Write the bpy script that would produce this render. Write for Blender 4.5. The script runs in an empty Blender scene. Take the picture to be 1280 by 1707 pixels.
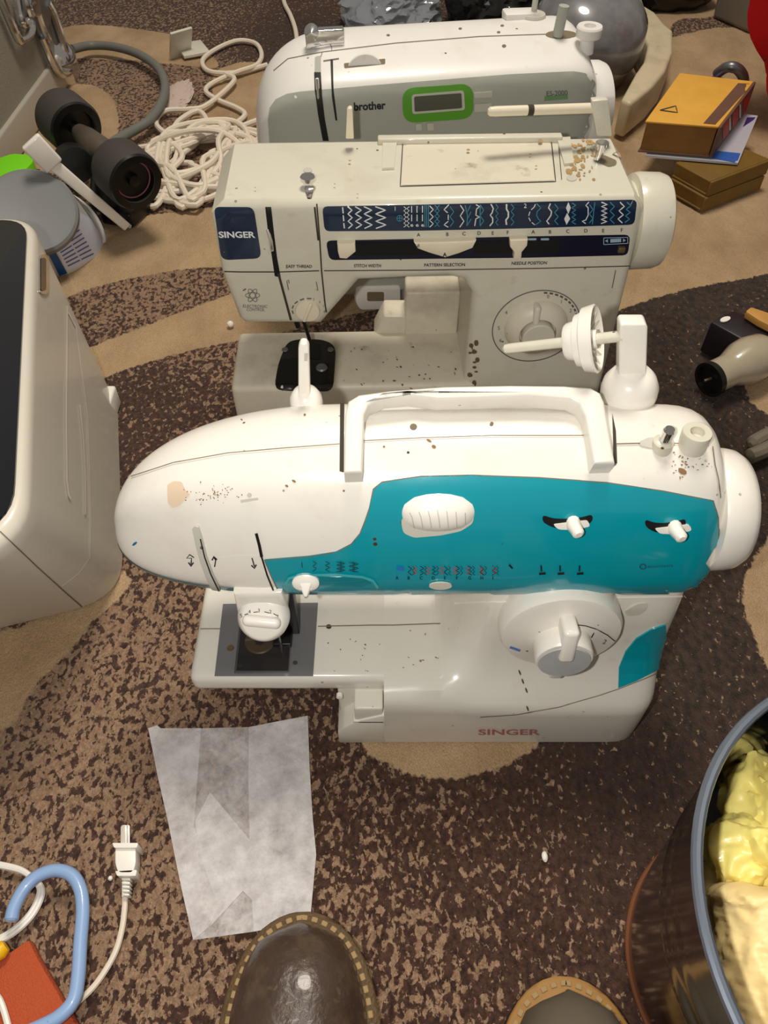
import bpy, bmesh, math, random
from mathutils import Vector, Matrix, noise
from mathutils.bvhtree import BVHTree
from mathutils.geometry import delaunay_2d_cdt
R = math.radians
SC = bpy.context.scene
COL = SC.collection

# ---------------------------------------------------------------- camera, world, light
FPX, PITCH, CAM = 1300.0, R(51), Vector((0, 0, 0.60))
cd = bpy.data.cameras.new('camera'); cam = bpy.data.objects.new('camera', cd); COL.objects.link(cam)
cam.location = CAM; cam.rotation_euler = (R(90) - PITCH, 0, 0)
cd.sensor_fit = 'HORIZONTAL'; cd.sensor_width = 36; cd.lens = 36 * FPX / 1280; cd.clip_start = 0.01
SC.camera = cam
w = bpy.data.worlds.new('world'); SC.world = w; w.use_nodes = True
w.node_tree.nodes['Background'].inputs[0].default_value = (1.0, 0.90, 0.78, 1)
w.node_tree.nodes['Background'].inputs[1].default_value = 0.22
def lamp(name, loc, size, power, color, target=(0, .5, 0)):
    l = bpy.data.lights.new(name, 'AREA'); l.shape = 'DISK'; l.size = size; l.energy = power; l.color = color
    o = bpy.data.objects.new(name, l); COL.objects.link(o); o.location = loc
    o.rotation_euler = (Vector(target) - Vector(loc)).to_track_quat('-Z', 'Y').to_euler(); return o
lamp('ceiling_light', (0.12, 1.15, 2.1), 0.55, 30, (1.0, 0.91, 0.79), (0, .7, 0))
fl = bpy.data.lights.new('phone_torch', 'POINT'); fl.energy = 7.5; fl.shadow_soft_size = .006; fl.color = (1.0, .96, .90)
fo = bpy.data.objects.new('phone_torch', fl); COL.objects.link(fo); fo.location = (-.042, 0.0, .602)   # the phone's own lamp, left of its lens
SC.view_settings.view_transform = 'Standard'; SC.view_settings.look = 'None'
SC.view_settings.exposure = 0.0; SC.view_settings.gamma = 1.0; SC.view_settings.use_curve_mapping = False

# ---------------------------------------------------------------- measuring helpers
FW = Vector((0, math.cos(PITCH), -math.sin(PITCH))); UP = Vector((0, math.sin(PITCH), math.cos(PITCH)))
def ray(px, py): return (Vector((1, 0, 0)) * ((px - 640) / FPX) - UP * ((py - 853.5) / FPX) + FW).normalized()
def onpl(px, py, p, n):
    d = ray(px, py); return CAM + d * ((Vector(p) - CAM).dot(n) / d.dot(n))
def onz(px, py, z=0.0): return onpl(px, py, (0, 0, z), Vector((0, 0, 1)))
def ony(px, py, y): return onpl(px, py, (0, y, 0), Vector((0, 1, 0)))
def topx(v):
    d = v - CAM; k = d.dot(FW); return (640 + FPX * d.x / k, 853.5 - FPX * d.dot(UP) / k)

# ---------------------------------------------------------------- mesh helpers
TREE = {}
def link(o): COL.objects.link(o); return o
def thing(name, label, cat, loc=(0, 0, 0), rz=0.0, group=None):
    o = link(bpy.data.objects.new(name, None)); o.location = loc; o.rotation_euler = (0, 0, rz)
    o.empty_display_size = 0.05; o['label'] = label; o['category'] = cat
    if group: o['group'] = group
    WM[o.name] = Matrix.Translation(Vector(loc)) @ Matrix.Rotation(rz, 4, 'Z'); return o
WM = {}
def obj(name, bm, mat, parent=None, sharp=35, label=None, cat=None, group=None, kind=None, origin=None, tree=False, keep=False):
    bmesh.ops.recalc_face_normals(bm, faces=bm.faces) if not keep else None
    if tree: TREE[tree] = BVHTree.FromBMesh(bm)
    M = WM[parent.name] if parent else (Matrix.Translation(Vector(origin)) if origin else Matrix())
    bm.transform(M.inverted())
    me = bpy.data.meshes.new(name); bm.to_mesh(me); bm.free()
    for p in me.polygons: p.use_smooth = True
    me.set_sharp_from_angle(angle=R(sharp))
    ms = mat if isinstance(mat, (list, tuple)) else [mat]
    for m in ms: me.materials.append(m)
    o = link(bpy.data.objects.new(name, me))
    if parent: o.parent = parent; WM[o.name] = WM[parent.name]
    else:
        o.matrix_world = M; WM[o.name] = M
    if label: o['label'] = label
    if cat: o['category'] = cat
    if group: o['group'] = group
    if kind: o['kind'] = kind
    return o
def nb(): return bmesh.new()
def bevel_all(bm, geom_edges, w, seg):
    bmesh.ops.bevel(bm, geom=geom_edges, offset=w, segments=seg, affect='EDGES', profile=0.5, clamp_overlap=True)
def box(bm, c, s, bev=0, rot=None, seg=3):
    t = nb(); bmesh.ops.create_cube(t, size=1)
    bmesh.ops.scale(t, vec=Vector(s), verts=t.verts)
    if bev: bevel_all(t, t.edges[:], bev, seg)
    M = Matrix.Translation(Vector(c)) @ (rot.to_4x4() if rot else Matrix())
    t.transform(M); merge(bm, t); return bm
def merge(bm, t):
    vm = [bm.verts.new(v.co) for v in t.verts]
    t.verts.index_update()
    for f in t.faces:
        try:
            nf = bm.faces.new([vm[v.index] for v in f.verts]); nf.material_index = f.material_index
        except ValueError: pass
    t.free()
def prism(bm, pts, vec, bev=0, seg=3, mode='all'):
    """planar ring pts extruded by vec; bevel all rims, or only the rim of the near face"""
    t = nb(); vs = [t.verts.new(p) for p in pts]; f = t.faces.new(vs)
    r = bmesh.ops.extrude_face_region(t, geom=[f])
    nv = [g for g in r['geom'] if isinstance(g, bmesh.types.BMVert)]
    bmesh.ops.translate(t, vec=Vector(vec), verts=nv)
    if bev:
        ns = set(nv)
        if mode == 'near': es = [e for e in t.edges if e.verts[0] not in ns and e.verts[1] not in ns]
        elif mode == 'rims': es = [e for e in t.edges if (e.verts[0] in ns) == (e.verts[1] in ns)]
        else: es = t.edges[:]
        bevel_all(t, es, bev, seg)
    bmesh.ops.recalc_face_normals(t, faces=t.faces); merge(bm, t); return bm
def cat_spline(P, n, closed=False):
    P = [Vector(p) for p in P]; out = []; m = len(P)
    rng = range(m) if closed else range(m - 1)
    for i in rng:
        p1, p2 = P[i], P[(i + 1) % m]
        p0 = P[i - 1] if (closed or i > 0) else p1 * 2 - p2
        p3 = P[(i + 2) % m] if (closed or i + 2 < m) else p2 * 2 - p1
        for k in range(n):
            t = k / n
            out.append(0.5 * ((2 * p1) + (p2 - p0) * t + (2 * p0 - 5 * p1 + 4 * p2 - p3) * t * t + (3 * p1 - p0 - 3 * p2 + p3) * t ** 3))
    if not closed: out.append(P[-1].copy())
    return out
def tube(bm, P, r, n=8, closed=False, cap=True):
    P = [Vector(p) for p in P]; m = len(P); rs = r if isinstance(r, (list, tuple)) else [r] * m
    rings = []; prev = None
    for i in range(m):
        a = P[(i - 1) % m] if (closed or i > 0) else P[i]; b = P[(i + 1) % m] if (closed or i < m - 1) else P[i]
        t = (b - a).normalized()
        if prev is None:
            u = t.cross(Vector((0, 0, 1)))
            if u.length < .1: u = t.cross(Vector((1, 0, 0)))
            u.normalize()
        else:
            u = prev - t * prev.dot(t); u.normalize()
        prev = u; v = t.cross(u)
        rings.append([bm.verts.new(P[i] + (u * math.cos(2 * math.pi * k / n) + v * math.sin(2 * math.pi * k / n)) * rs[i]) for k in range(n)])
    for i in range(m if closed else m - 1):
        A, B_ = rings[i], rings[(i + 1) % m]
        for k in range(n): bm.faces.new([A[k], A[(k + 1) % n], B_[(k + 1) % n], B_[k]])
    if cap and not closed: bm.faces.new(rings[0]); bm.faces.new(rings[-1][::-1])
    return bm
def lathe(bm, prof, o, ax, n=40, ref=None, cap=True):
    """prof list of (radius, height) along axis ax from o"""
    o = Vector(o); ax = Vector(ax).normalized(); u = (Vector(ref) if ref else (Vector((0, 0, 1)) if abs(ax.z) < .9 else Vector((1, 0, 0))))
    u = (u - ax * u.dot(ax)).normalized(); v = ax.cross(u); rings = []
    for (r, h) in prof:
        r = max(r, 1e-5)
        rings.append([bm.verts.new(o + ax * h + (u * math.cos(2 * math.pi * k / n) + v * math.sin(2 * math.pi * k / n)) * r) for k in range(n)])
    for a, b in zip(rings, rings[1:]):
        for k in range(n): bm.faces.new([a[k], a[(k + 1) % n], b[(k + 1) % n], b[k]])
    if cap: bm.faces.new(rings[0]); bm.faces.new(rings[-1][::-1])
    return bm
def loft(bm, rings, cap=True, closed=True):
    V = [[bm.verts.new(p) for p in r] for r in rings]; n = len(rings[0])
    for a, b in zip(V, V[1:]):
        for k in range(n if closed else n - 1): bm.faces.new([a[k], a[(k + 1) % n], b[(k + 1) % n], b[k]])
    if cap and closed: bm.faces.new(V[0]); bm.faces.new(V[-1][::-1])
    return V
def densify(pts, step):
    out = []
    for i in range(len(pts)):
        a, b = Vector(pts[i]), Vector(pts[(i + 1) % len(pts)]); k = max(1, int((b - a).length / step))
        for j in range(k): out.append(a.lerp(b, j / k))
    return out
def inside(p, poly):
    c = False; n = len(poly); x, y = p
    for i in range(n):
        x1, y1 = poly[i]; x2, y2 = poly[i - 1]
        if (y1 > y) != (y2 > y) and x < (x2 - x1) * (y - y1) / (y2 - y1) + x1: c = not c
    return c
def rrect(x0, y0, x1, y1, r, sk=0.0, n=4):
    """rounded quad in pixels; sk: y drop per x (slope)"""
    out = []
    for cx, cy, a in ((x1 - r, y0 + r, -90), (x1 - r, y1 - r, 0), (x0 + r, y1 - r, 90), (x0 + r, y0 + r, 180)):
        for k in range(n + 1):
            t = R(a + 90 * k / n); X = cx + r * math.cos(t); Y = cy + r * math.sin(t); out.append((X, Y + sk * (X - x0)))
    return out
def quad_round(q, r, n=4):
    """round the corners of polygon q (pixels) by r"""
    out = []; m = len(q)
    for i in range(m):
        p = Vector(q[i]); a = (Vector(q[i - 1]) - p); b = (Vector(q[(i + 1) % m]) - p)
        ra = min(r, a.length * .49); rb = min(r, b.length * .49); A = p + a.normalized() * ra; B_ = p + b.normalized() * rb
        for k in range(n + 1):
            t = k / n; out.append(tuple(A * (1 - t) ** 2 + p * 2 * t * (1 - t) + B_ * t * t))
    return out
def ell(cx, cy, rx, ry, n=28, rot=0):
    c, s = math.cos(R(rot)), math.sin(R(rot)); o = []
    for k in range(n):
        a = 2 * math.pi * k / n; x = rx * math.cos(a); y = ry * math.sin(a); o.append((cx + x * c - y * s, cy + x * s + y * c))
    return o
def hit(tr, px, py):
    h = tr.ray_cast(CAM, ray(px, py)); return (h[0], h[1]) if h[0] else (None, None)
def patch(bm, outline, tr, off=0.0006, step=8, rim=0.0012, mi=0):
    """a thin shell lying on the surface tr, with its outline measured in the photo"""
    tr = TREE[tr] if isinstance(tr, str) else tr
    O = densify(outline, step); c = sum(O, Vector((0, 0))) / len(O); pts = list(O); po = [tuple(p) for p in O]
    x0 = min(p[0] for p in po); x1 = max(p[0] for p in po); y0 = min(p[1] for p in po); y1 = max(p[1] for p in po)
    y = y0 + step / 2; row = 0
    while y < y1:
        x = x0 + step / 2 + (step / 2 if row % 2 else 0)
        while x < x1:
            if inside((x, y), po) and min((Vector((x, y)) - p).length for p in O) > step * .5: pts.append(Vector((x, y)))
            x += step
        y += step * .87; row += 1
    n = len(O)
    V, E, F, ov, oe, of = delaunay_2d_cdt(pts, [], [list(range(n))], 1, 1e-4)
    pos = []
    for p in V:
        q = Vector(p); h = None
        for k in range(12):
            h, nn = hit(tr, q.x, q.y)
            if h: break
            q = q.lerp(c, .04)
        if h is None: pos.append(None); continue
        if nn.dot(h - CAM) > 0: nn = -nn
        pos.append((h + nn * off, nn))
    vs = [bm.verts.new(p[0]) if p else None for p in pos]; ed = {}
    for f in F:
        if any(vs[i] is None for i in f): continue
        try: nf = bm.faces.new([vs[i] for i in f]); nf.material_index = mi
        except ValueError: continue
        for a, b in zip(f, list(f[1:]) + [f[0]]):
            if (b, a) in ed: ed.pop((b, a))
            else: ed[(a, b)] = 1
    if rim:
        low = {}
        for (a, b) in ed:
            for i in (a, b):
                if i not in low: low[i] = bm.verts.new(pos[i][0] - pos[i][1] * rim)
            try: nf = bm.faces.new([vs[b], vs[a], low[a], low[b]]); nf.material_index = mi
            except ValueError: pass
    return bm
def ribbon(bm, P, wpx, tr, off=0.0009, step=5, closed=False, mi=0):
    """a line printed on (or grooved in) the surface tr"""
    tr = TREE[tr] if isinstance(tr, str) else tr
    Q = []
    PP = list(P) + ([P[0]] if closed else [])
    for a, b in zip(PP, PP[1:]):
        a, b = Vector(a), Vector(b); k = max(1, int((b - a).length / step))
        for j in range(k): Q.append(a.lerp(b, j / k))
    Q.append(Vector(PP[-1])); L = []
    for i in range(len(Q)):
        t = (Q[min(i + 1, len(Q) - 1)] - Q[max(i - 1, 0)])
        if t.length < 1e-6: continue
        t.normalize(); nn = Vector((-t.y, t.x)) * wpx / 2; pr = []
        for s in (1, -1):
            h, n_ = hit(tr, *(Q[i] + nn * s))
            if h is None: pr = None; break
            if n_.dot(h - CAM) > 0: n_ = -n_
            pr.append(h + n_ * off)
        L.append(pr)
    last = None
    for pr in L:
        cur = [bm.verts.new(p) for p in pr] if pr else None
        if last and cur: f = bm.faces.new([last[0], last[1], cur[1], cur[0]]); f.material_index = mi
        last = cur
    return bm
GLY = {}
def text(bm, s, p0, p1, h, tr, off=0.0010, bold=0.0, up=None, mi=0, shear=0.0):
    """lettering: baseline from pixel p0 to p1, cap height h pixels, set on the surface tr"""
    tr = TREE[tr] if isinstance(tr, str) else tr
    key = (s, bold, shear)
    if key not in GLY:
        cu = bpy.data.curves.new('t', 'FONT'); cu.body = s; cu.fill_mode = 'FRONT'; cu.offset = bold; cu.resolution_u = 3; cu.shear = shear
        o = bpy.data.objects.new('t', cu); COL.objects.link(o); dg = bpy.context.evaluated_depsgraph_get()
        me = bpy.data.meshes.new_from_object(o.evaluated_get(dg))
        GLY[key] = ([v.co.copy() for v in me.vertices], [tuple(p.vertices) for p in me.polygons])
        bpy.data.objects.remove(o); bpy.data.curves.remove(cu); bpy.data.meshes.remove(me)
    vs, fs = GLY[key]; x0 = min(v.x for v in vs); x1 = max(v.x for v in vs); H = max(v.y for v in vs)
    a, b = Vector(p0), Vector(p1); e = (b - a) / (x1 - x0)
    if len(s) == 1: e = e.normalized() * h / 0.70
    u = Vector(up).normalized() if up else Vector((e.y, -e.x)).normalized()
    out = []
    for v in vs:
        q = a + e * (v.x - x0) + u * (v.y * h / 0.70); hh, n_ = hit(tr, q.x, q.y)
        if hh is None: out.append(None); continue
        if n_.dot(hh - CAM) > 0: n_ = -n_
        out.append(bm.verts.new(hh + n_ * off))
    for f in fs:
        if all(out[i] for i in f):
            try: nf = bm.faces.new([out[i] for i in f]); nf.material_index = mi
            except ValueError: pass
    return bm
def zig(x, y0, y1, amp, n, ph=0, sl=0.0):
    """zigzag stitch running down from y0 to y1"""
    return [(x + amp * (1 if (k + ph) % 2 else -1) + sl * (y0 + (y1 - y0) * k / n - y0), y0 + (y1 - y0) * k / n) for k in range(n + 1)]
def dup(root, loc, rz, label=None):
    r = root.copy(); link(r); r.location = loc; r.rotation_euler = (0, 0, rz)
    if label: r['label'] = label
    for ch in list(root.children):
        c = ch.copy(); link(c); c.parent = r
    return r

# ---------------------------------------------------------------- materials
def srgb(r, g, b):
    f = lambda c: ((c / 255 + .055) / 1.055) ** 2.4 if c > 10 else c / 255 / 12.92
    return (f(r), f(g), f(b), 1)
def mat(name, col, rough=.5, metal=0, coat=0, trans=0, ior=1.45, emit=None, alpha=1, sss=0, dirt=0, dcol=(90, 66, 40), dscale=60, specks=0, bump=0, bscale=200, var=0, croug=.05):
    m = bpy.data.materials.new(name); m.use_nodes = True; nt = m.node_tree; b = nt.nodes['Principled BSDF']
    c = srgb(*col); b.inputs['Base Color'].default_value = c; b.inputs['Roughness'].default_value = rough
    b.inputs['Metallic'].default_value = metal; b.inputs['Coat Weight'].default_value = coat; b.inputs['Coat Roughness'].default_value = croug
    b.inputs['Transmission Weight'].default_value = trans; b.inputs['IOR'].default_value = ior; b.inputs['Alpha'].default_value = alpha
    if sss: b.inputs['Subsurface Weight'].default_value = sss; b.inputs['Subsurface Radius'].default_value = (.02, .015, .01); b.inputs['Subsurface Scale'].default_value = .3
    tc = nt.nodes.new('ShaderNodeNewGeometry'); last = None
    def mix(fac, col2, prev):
        mx = nt.nodes.new('ShaderNodeMix'); mx.data_type = 'RGBA'; nt.links.new(fac, mx.inputs[0])
        if prev is None: mx.inputs[6].default_value = c
        else: nt.links.new(prev, mx.inputs[6])
        mx.inputs[7].default_value = col2; return mx.outputs[2]
    def nz(scale, det, lo, hi, mx=1.0):
        n = nt.nodes.new('ShaderNodeTexNoise'); n.inputs['Scale'].default_value = scale; n.inputs['Detail'].default_value = det; n.inputs['Roughness'].default_value = .62
        nt.links.new(tc.outputs['Position'], n.inputs['Vector']); r = nt.nodes.new('ShaderNodeMapRange'); r.inputs[1].default_value = lo; r.inputs[2].default_value = hi; r.inputs[4].default_value = mx
        nt.links.new(n.outputs[0], r.inputs[0]); return r.outputs[0]
    if var: last = mix(nz(25, 3, .4, .7, var), (c[0] * .6, c[1] * .6, c[2] * .6, 1), last)
    if dirt: last = mix(nz(dscale, 8, .62 - .0 * dirt, .80, dirt), srgb(*dcol), last)
    if dirt: last = mix(nz(dscale * .35, 6, .52, .78, dirt * .55), srgb(*dcol), last)
    if specks:
        v = nt.nodes.new('ShaderNodeTexVoronoi'); v.inputs['Scale'].default_value = specks; nt.links.new(tc.outputs['Position'], v.inputs['Vector'])
        r = nt.nodes.new('ShaderNodeMapRange'); r.inputs[1].default_value = .10; r.inputs[2].default_value = .07; nt.links.new(v.outputs['Distance'], r.inputs[0])
        g = nt.nodes.new('ShaderNodeMath'); g.operation = 'MULTIPLY'; nt.links.new(r.outputs[0], g.inputs[0]); nt.links.new(nz(30, 3, .53, .60), g.inputs[1])
        last = mix(g.outputs[0], srgb(70, 52, 35), last)
    if last: nt.links.new(last, b.inputs['Base Color'])
    if bump:
        n = nt.nodes.new('ShaderNodeTexNoise'); n.inputs['Scale'].default_value = bscale; n.inputs['Detail'].default_value = 4; nt.links.new(tc.outputs['Position'], n.inputs['Vector'])
        bp = nt.nodes.new('ShaderNodeBump'); bp.inputs['Strength'].default_value = min(bump, 1); bp.inputs['Distance'].default_value = .002; nt.links.new(n.outputs[0], bp.inputs['Height']); nt.links.new(bp.outputs[0], b.inputs['Normal'])
    return m
WHT = mat('white_gloss_plastic', (236, 232, 222), .28, coat=.4, dirt=.30, dcol=(170, 140, 100), specks=90)
WHB = mat('white_bed_plastic', (222, 219, 205), .38, dirt=.35, dcol=(150, 130, 100), specks=110)
WHC = mat('white_clean_plastic', (240, 236, 226), .3, coat=.3)
IVO = mat('ivory_plastic', (214, 211, 194), .32, coat=.3, dirt=.30, dcol=(150, 120, 80), specks=70)
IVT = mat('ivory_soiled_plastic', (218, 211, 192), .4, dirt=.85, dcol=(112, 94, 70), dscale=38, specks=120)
IVK = mat('ivory_knob_plastic', (232, 222, 198), .35, coat=.2)
GRW = mat('pale_grey_plastic', (232, 230, 224), .36, coat=.2, dirt=.22, dcol=(160, 135, 105), specks=60)
GRY = mat('grey_face_plastic', (172, 174, 164), .42)
GRD = mat('grey_light_plastic', (196, 194, 182), .4)
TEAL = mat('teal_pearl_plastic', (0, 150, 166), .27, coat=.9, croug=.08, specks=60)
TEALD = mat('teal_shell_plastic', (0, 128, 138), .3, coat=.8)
BLK = mat('black_void', (8, 8, 8), .6)
BLKP = mat('black_plastic', (16, 15, 15), .35)
INK = mat('black_ink', (22, 26, 34), .5)
INKG = mat('grey_ink', (92, 90, 84), .6)
SEAM = mat('seam_grime', (120, 108, 86), .8)
SEAMD = mat('seam_dark', (60, 54, 44), .8)
NAVY = mat('navy_label', (18, 40, 66), .22, coat=.5)
NAVD = mat('navy_slot', (14, 18, 40), .3)
PRW = mat('white_print', (225, 230, 230), .5)
PRB = mat('blue_print', (72, 140, 165), .5)
PRR = mat('red_print', (178, 60, 60), .5)
PRBL = mat('bright_blue_print', (40, 110, 190), .5)
CHR = mat('chrome', (225, 225, 225), .12, metal=1)
STL = mat('brushed_steel', (128, 128, 130), .38, metal=.75)
PLATE = mat('needle_plate_steel', (112, 112, 114), .35, metal=.15, specks=60)
BRASS = mat('dull_brass', (130, 112, 80), .4, metal=.6, var=.6)
SMK = mat('smoked_clear_plastic', (52, 48, 48), .12, coat=.5, alpha=.38)

# ---------------------------------------------------------------- the carpet
BEI = [
 [(90, 135), (95, 60), (107, 45), (150, 40), (225, 47), (300, 60), (350, 90), (362, 112), (300, 107), (225, 100), (150, 97), (115, 98)],
 [(100, 142), (150, 140), (185, 160), (197, 195), (190, 235), (150, 290), (60, 280), (10, 235), (60, 160)],
 [(362, 116), (445, 112), (470, 250), (340, 250), (318, 200), (352, 165)],
 [(0, 420), (150, 372), (300, 352), (350, 345), (420, 350), (420, 432), (300, 448), (205, 466), (120, 490), (0, 540)],
 [(60, 620), (165, 572), (320, 512), (400, 485), (470, 465), (600, 465), (700, 480), (720, 520), (640, 512), (520, 540), (457, 556), (320, 582), (190, 622), (60, 680)],
 [(960, 300), (1020, 150), (1095, 70), (1120, 62), (1200, 45), (1300, 60), (1360, 200), (1400, 420), (1280, 455), (1200, 470), (1130, 485), (1040, 512), (940, 540)],
 [(1070, 30), (1150, -10), (1200, -20), (1190, 25), (1130, 32), (1110, 60), (1080, 60)],
 [(1320, 860), (1262, 925), (1238, 985), (1258, 1060), (1300, 1140), (1400, 1160), (1420, 880)],
 [(1245, 655), (1280, 690), (1330, 700), (1330, 590), (1260, 600)],
 [(600, 1235), (640, 1270), (700, 1293), (760, 1297), (830, 1280), (885, 1250), (905, 1225), (900, 1150), (600, 1150)],
 [(-200, 1060), (0, 1050), (60, 1030), (120, 990), (160, 940), (215, 960), (205, 990), (150, 1040), (120, 1080), (60, 1140), (30, 1190), (0, 1215), (-200, 1260)],
]
def smooth_px(pl): return [(p.x, p.y) for p in cat_spline([Vector((a, b, 0)) for a, b in pl], 4, True)]
BEIF = [[tuple(onz(*p).xy) for p in smooth_px(pl)] for pl in BEI]
DENS = [(300, 30, .62), (500, 60, .95), (700, 30, .8), (250, 140, .45), (300, 230, .42), (250, 480, .44), (330, 560, .5), (230, 780, .82), (230, 660, .8), (60, 1250, .42),
        (250, 1100, .45), (260, 1300, .42), (200, 1560, .45), (60, 1690, .5), (500, 1190, .66), (570, 1350, .66), (640, 1500, .56), (700, 1640, .60), (700, 1350, .76), (800, 1450, .74), (900, 1600, .78), (860, 1300, .86),
        (1000, 1300, .93), (1150, 1100, .97), (1150, 1250, .94), (1130, 600, .985), (1230, 500, .985), (1200, 850, .98), (1000, 1450, .88), (1150, 50, .6), (960, 30, .9)]
DENF = [(onz(a, b).xy, v) for a, b, v in DENS]
def sdf(p, poly):
    d = 1e9; n = len(poly)
    for i in range(n):
        ax, ay = poly[i - 1]; bx, by = poly[i]; ex, ey = bx - ax, by - ay
        t = max(0, min(1, ((p[0] - ax) * ex + (p[1] - ay) * ey) / (ex * ex + ey * ey + 1e-12)))
        d = min(d, (p[0] - ax - ex * t) ** 2 + (p[1] - ay - ey * t) ** 2)
    d = math.sqrt(d); return d if inside(p, poly) else -d
def carpet_mat():
    m = bpy.data.materials.new('shaggy_patterned_carpet'); m.use_nodes = True; nt = m.node_tree; N = nt.nodes.new; L = nt.links.new
    b = nt.nodes['Principled BSDF']; b.inputs['Roughness'].default_value = .95; b.inputs['Specular IOR Level'].default_value = .15
    b.inputs['Sheen Weight'].default_value = .12
    g = N('ShaderNodeNewGeometry'); mp = N('ShaderNodeMapping'); mp.inputs['Scale'].default_value = (1, .72, 1); L(g.outputs['Position'], mp.inputs[0])
    def nz(s, d, rr=.55, dist=0):
        n = N('ShaderNodeTexNoise'); n.inputs['Scale'].default_value = s; n.inputs['Detail'].default_value = d; n.inputs['Roughness'].default_value = rr; n.inputs['Distortion'].default_value = dist
        L(mp.outputs[0], n.inputs['Vector']); return n.outputs[0]
    def at(n):
        a = N('ShaderNodeAttribute'); a.attribute_name = n; return a.outputs['Fac']
    def mth(op, a, c, cl=False):
        x = N('ShaderNodeMath'); x.operation = op; x.use_clamp = cl
        for i, v in enumerate((a, c)):
            if isinstance(v, (int, float)): x.inputs[i].default_value = v
            else: L(v, x.inputs[i])
        return x.outputs[0]
    def rng(v, lo, hi, a=0, c=1):
        r = N('ShaderNodeMapRange'); r.inputs[1].default_value = lo; r.inputs[2].default_value = hi; r.inputs[3].default_value = a; r.inputs[4].default_value = c; L(v, r.inputs[0]); return r.outputs[0]
    def mix(f, a, c):
        x = N('ShaderNodeMix'); x.data_type = 'RGBA'
        if isinstance(f, (int, float)): x.inputs[0].default_value = f
        else: L(f, x.inputs[0])
        for i, v in ((6, a), (7, c)):
            if isinstance(v, tuple): x.inputs[i].default_value = v
            else: L(v, x.inputs[i])
        return x.outputs[2]
    sp = nz(215, 3, .6, .3)
    sf = rng(mth('ADD', sp, mth('MULTIPLY', mth('SUBTRACT', at('dens'), .5), .36)), .485, .535)
    fine = nz(900, 3, .7)
    tan = mix(rng(nz(420, 2), .35, .65), srgb(150, 118, 92), srgb(182, 150, 120))
    drk = mix(rng(nz(300, 2), .3, .7), srgb(50, 30, 24), srgb(94, 64, 50))
    deep = mix(rng(nz(170, 3), .35, .66), srgb(38, 30, 26), srgb(76, 58, 46))
    drk2 = mix(rng(at('dens'), .82, .97), drk, deep)
    spk = mix(sf, tan, drk2)
    bei = mix(rng(nz(14, 4), .35, .7), srgb(214, 182, 140), srgb(184, 152, 112))
    edge = mth('ADD', at('sd'), mth('MULTIPLY', mth('SUBTRACT', nz(220, 3), .5), .010))
    base = mix(rng(edge, -.0010, .0010), spk, bei)
    col = mix(rng(fine, .3, .62, .38, 0), base, (.035, .022, .014, 1))
    L(col, b.inputs['Base Color'])
    h = mth('ADD', mth('MULTIPLY', nz(700, 3, .7), 1.0), mth('MULTIPLY', nz(160, 2), 1.2))
    bp = N('ShaderNodeBump'); bp.inputs['Strength'].default_value = .8; bp.inputs['Distance'].default_value = .004; L(h, bp.inputs['Height']); L(bp.outputs[0], b.inputs['Normal'])
    return m
def build_floor():
    x0, x1, y0, y1, s = -1.5, 1.6, -.45, 2.5, .0085
    nx, ny = int((x1 - x0) / s), int((y1 - y0) / s); V = []; sd = []; dn = []
    bb = [(min(p[0] for p in q) - .03, max(p[0] for p in q) + .03, min(p[1] for p in q) - .03, max(p[1] for p in q) + .03) for q in BEIF]
    for j in range(ny + 1):
        for i in range(nx + 1):
            x, y = x0 + i * s, y0 + j * s
            V.append((x, y, noise.noise(Vector((x * 40, y * 40, 0))) * .0012 - .0012))
            d = -.03
            for q, b_ in zip(BEIF, bb):
                if b_[0] < x < b_[1] and b_[2] < y < b_[3]: d = max(d, sdf((x, y), q))
            sd.append(d); a = w_ = 0.0
            for (p, v) in DENF:
                k = 1 / ((p.x - x) ** 2 + (p.y - y) ** 2 + .0008) ** 1.5; a += k * v; w_ += k
            dn.append(a / w_)
    F = [(j * (nx + 1) + i, j * (nx + 1) + i + 1, (j + 1) * (nx + 1) + i + 1, (j + 1) * (nx + 1) + i) for j in range(ny) for i in range(nx)]
    me = bpy.data.meshes.new('floor'); me.from_pydata(V, [], F)
    for nme, dat in (('sd', sd), ('dens', dn)):
        a = me.attributes.new(nme, 'FLOAT', 'POINT'); a.data.foreach_set('value', dat)
    me.materials.append(carpet_mat())
    for p in me.polygons: p.use_smooth = True
    o = link(bpy.data.objects.new('floor', me)); o['kind'] = 'structure'
    o['label'] = 'brown speckled carpet with beige swirls'
build_floor()

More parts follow.
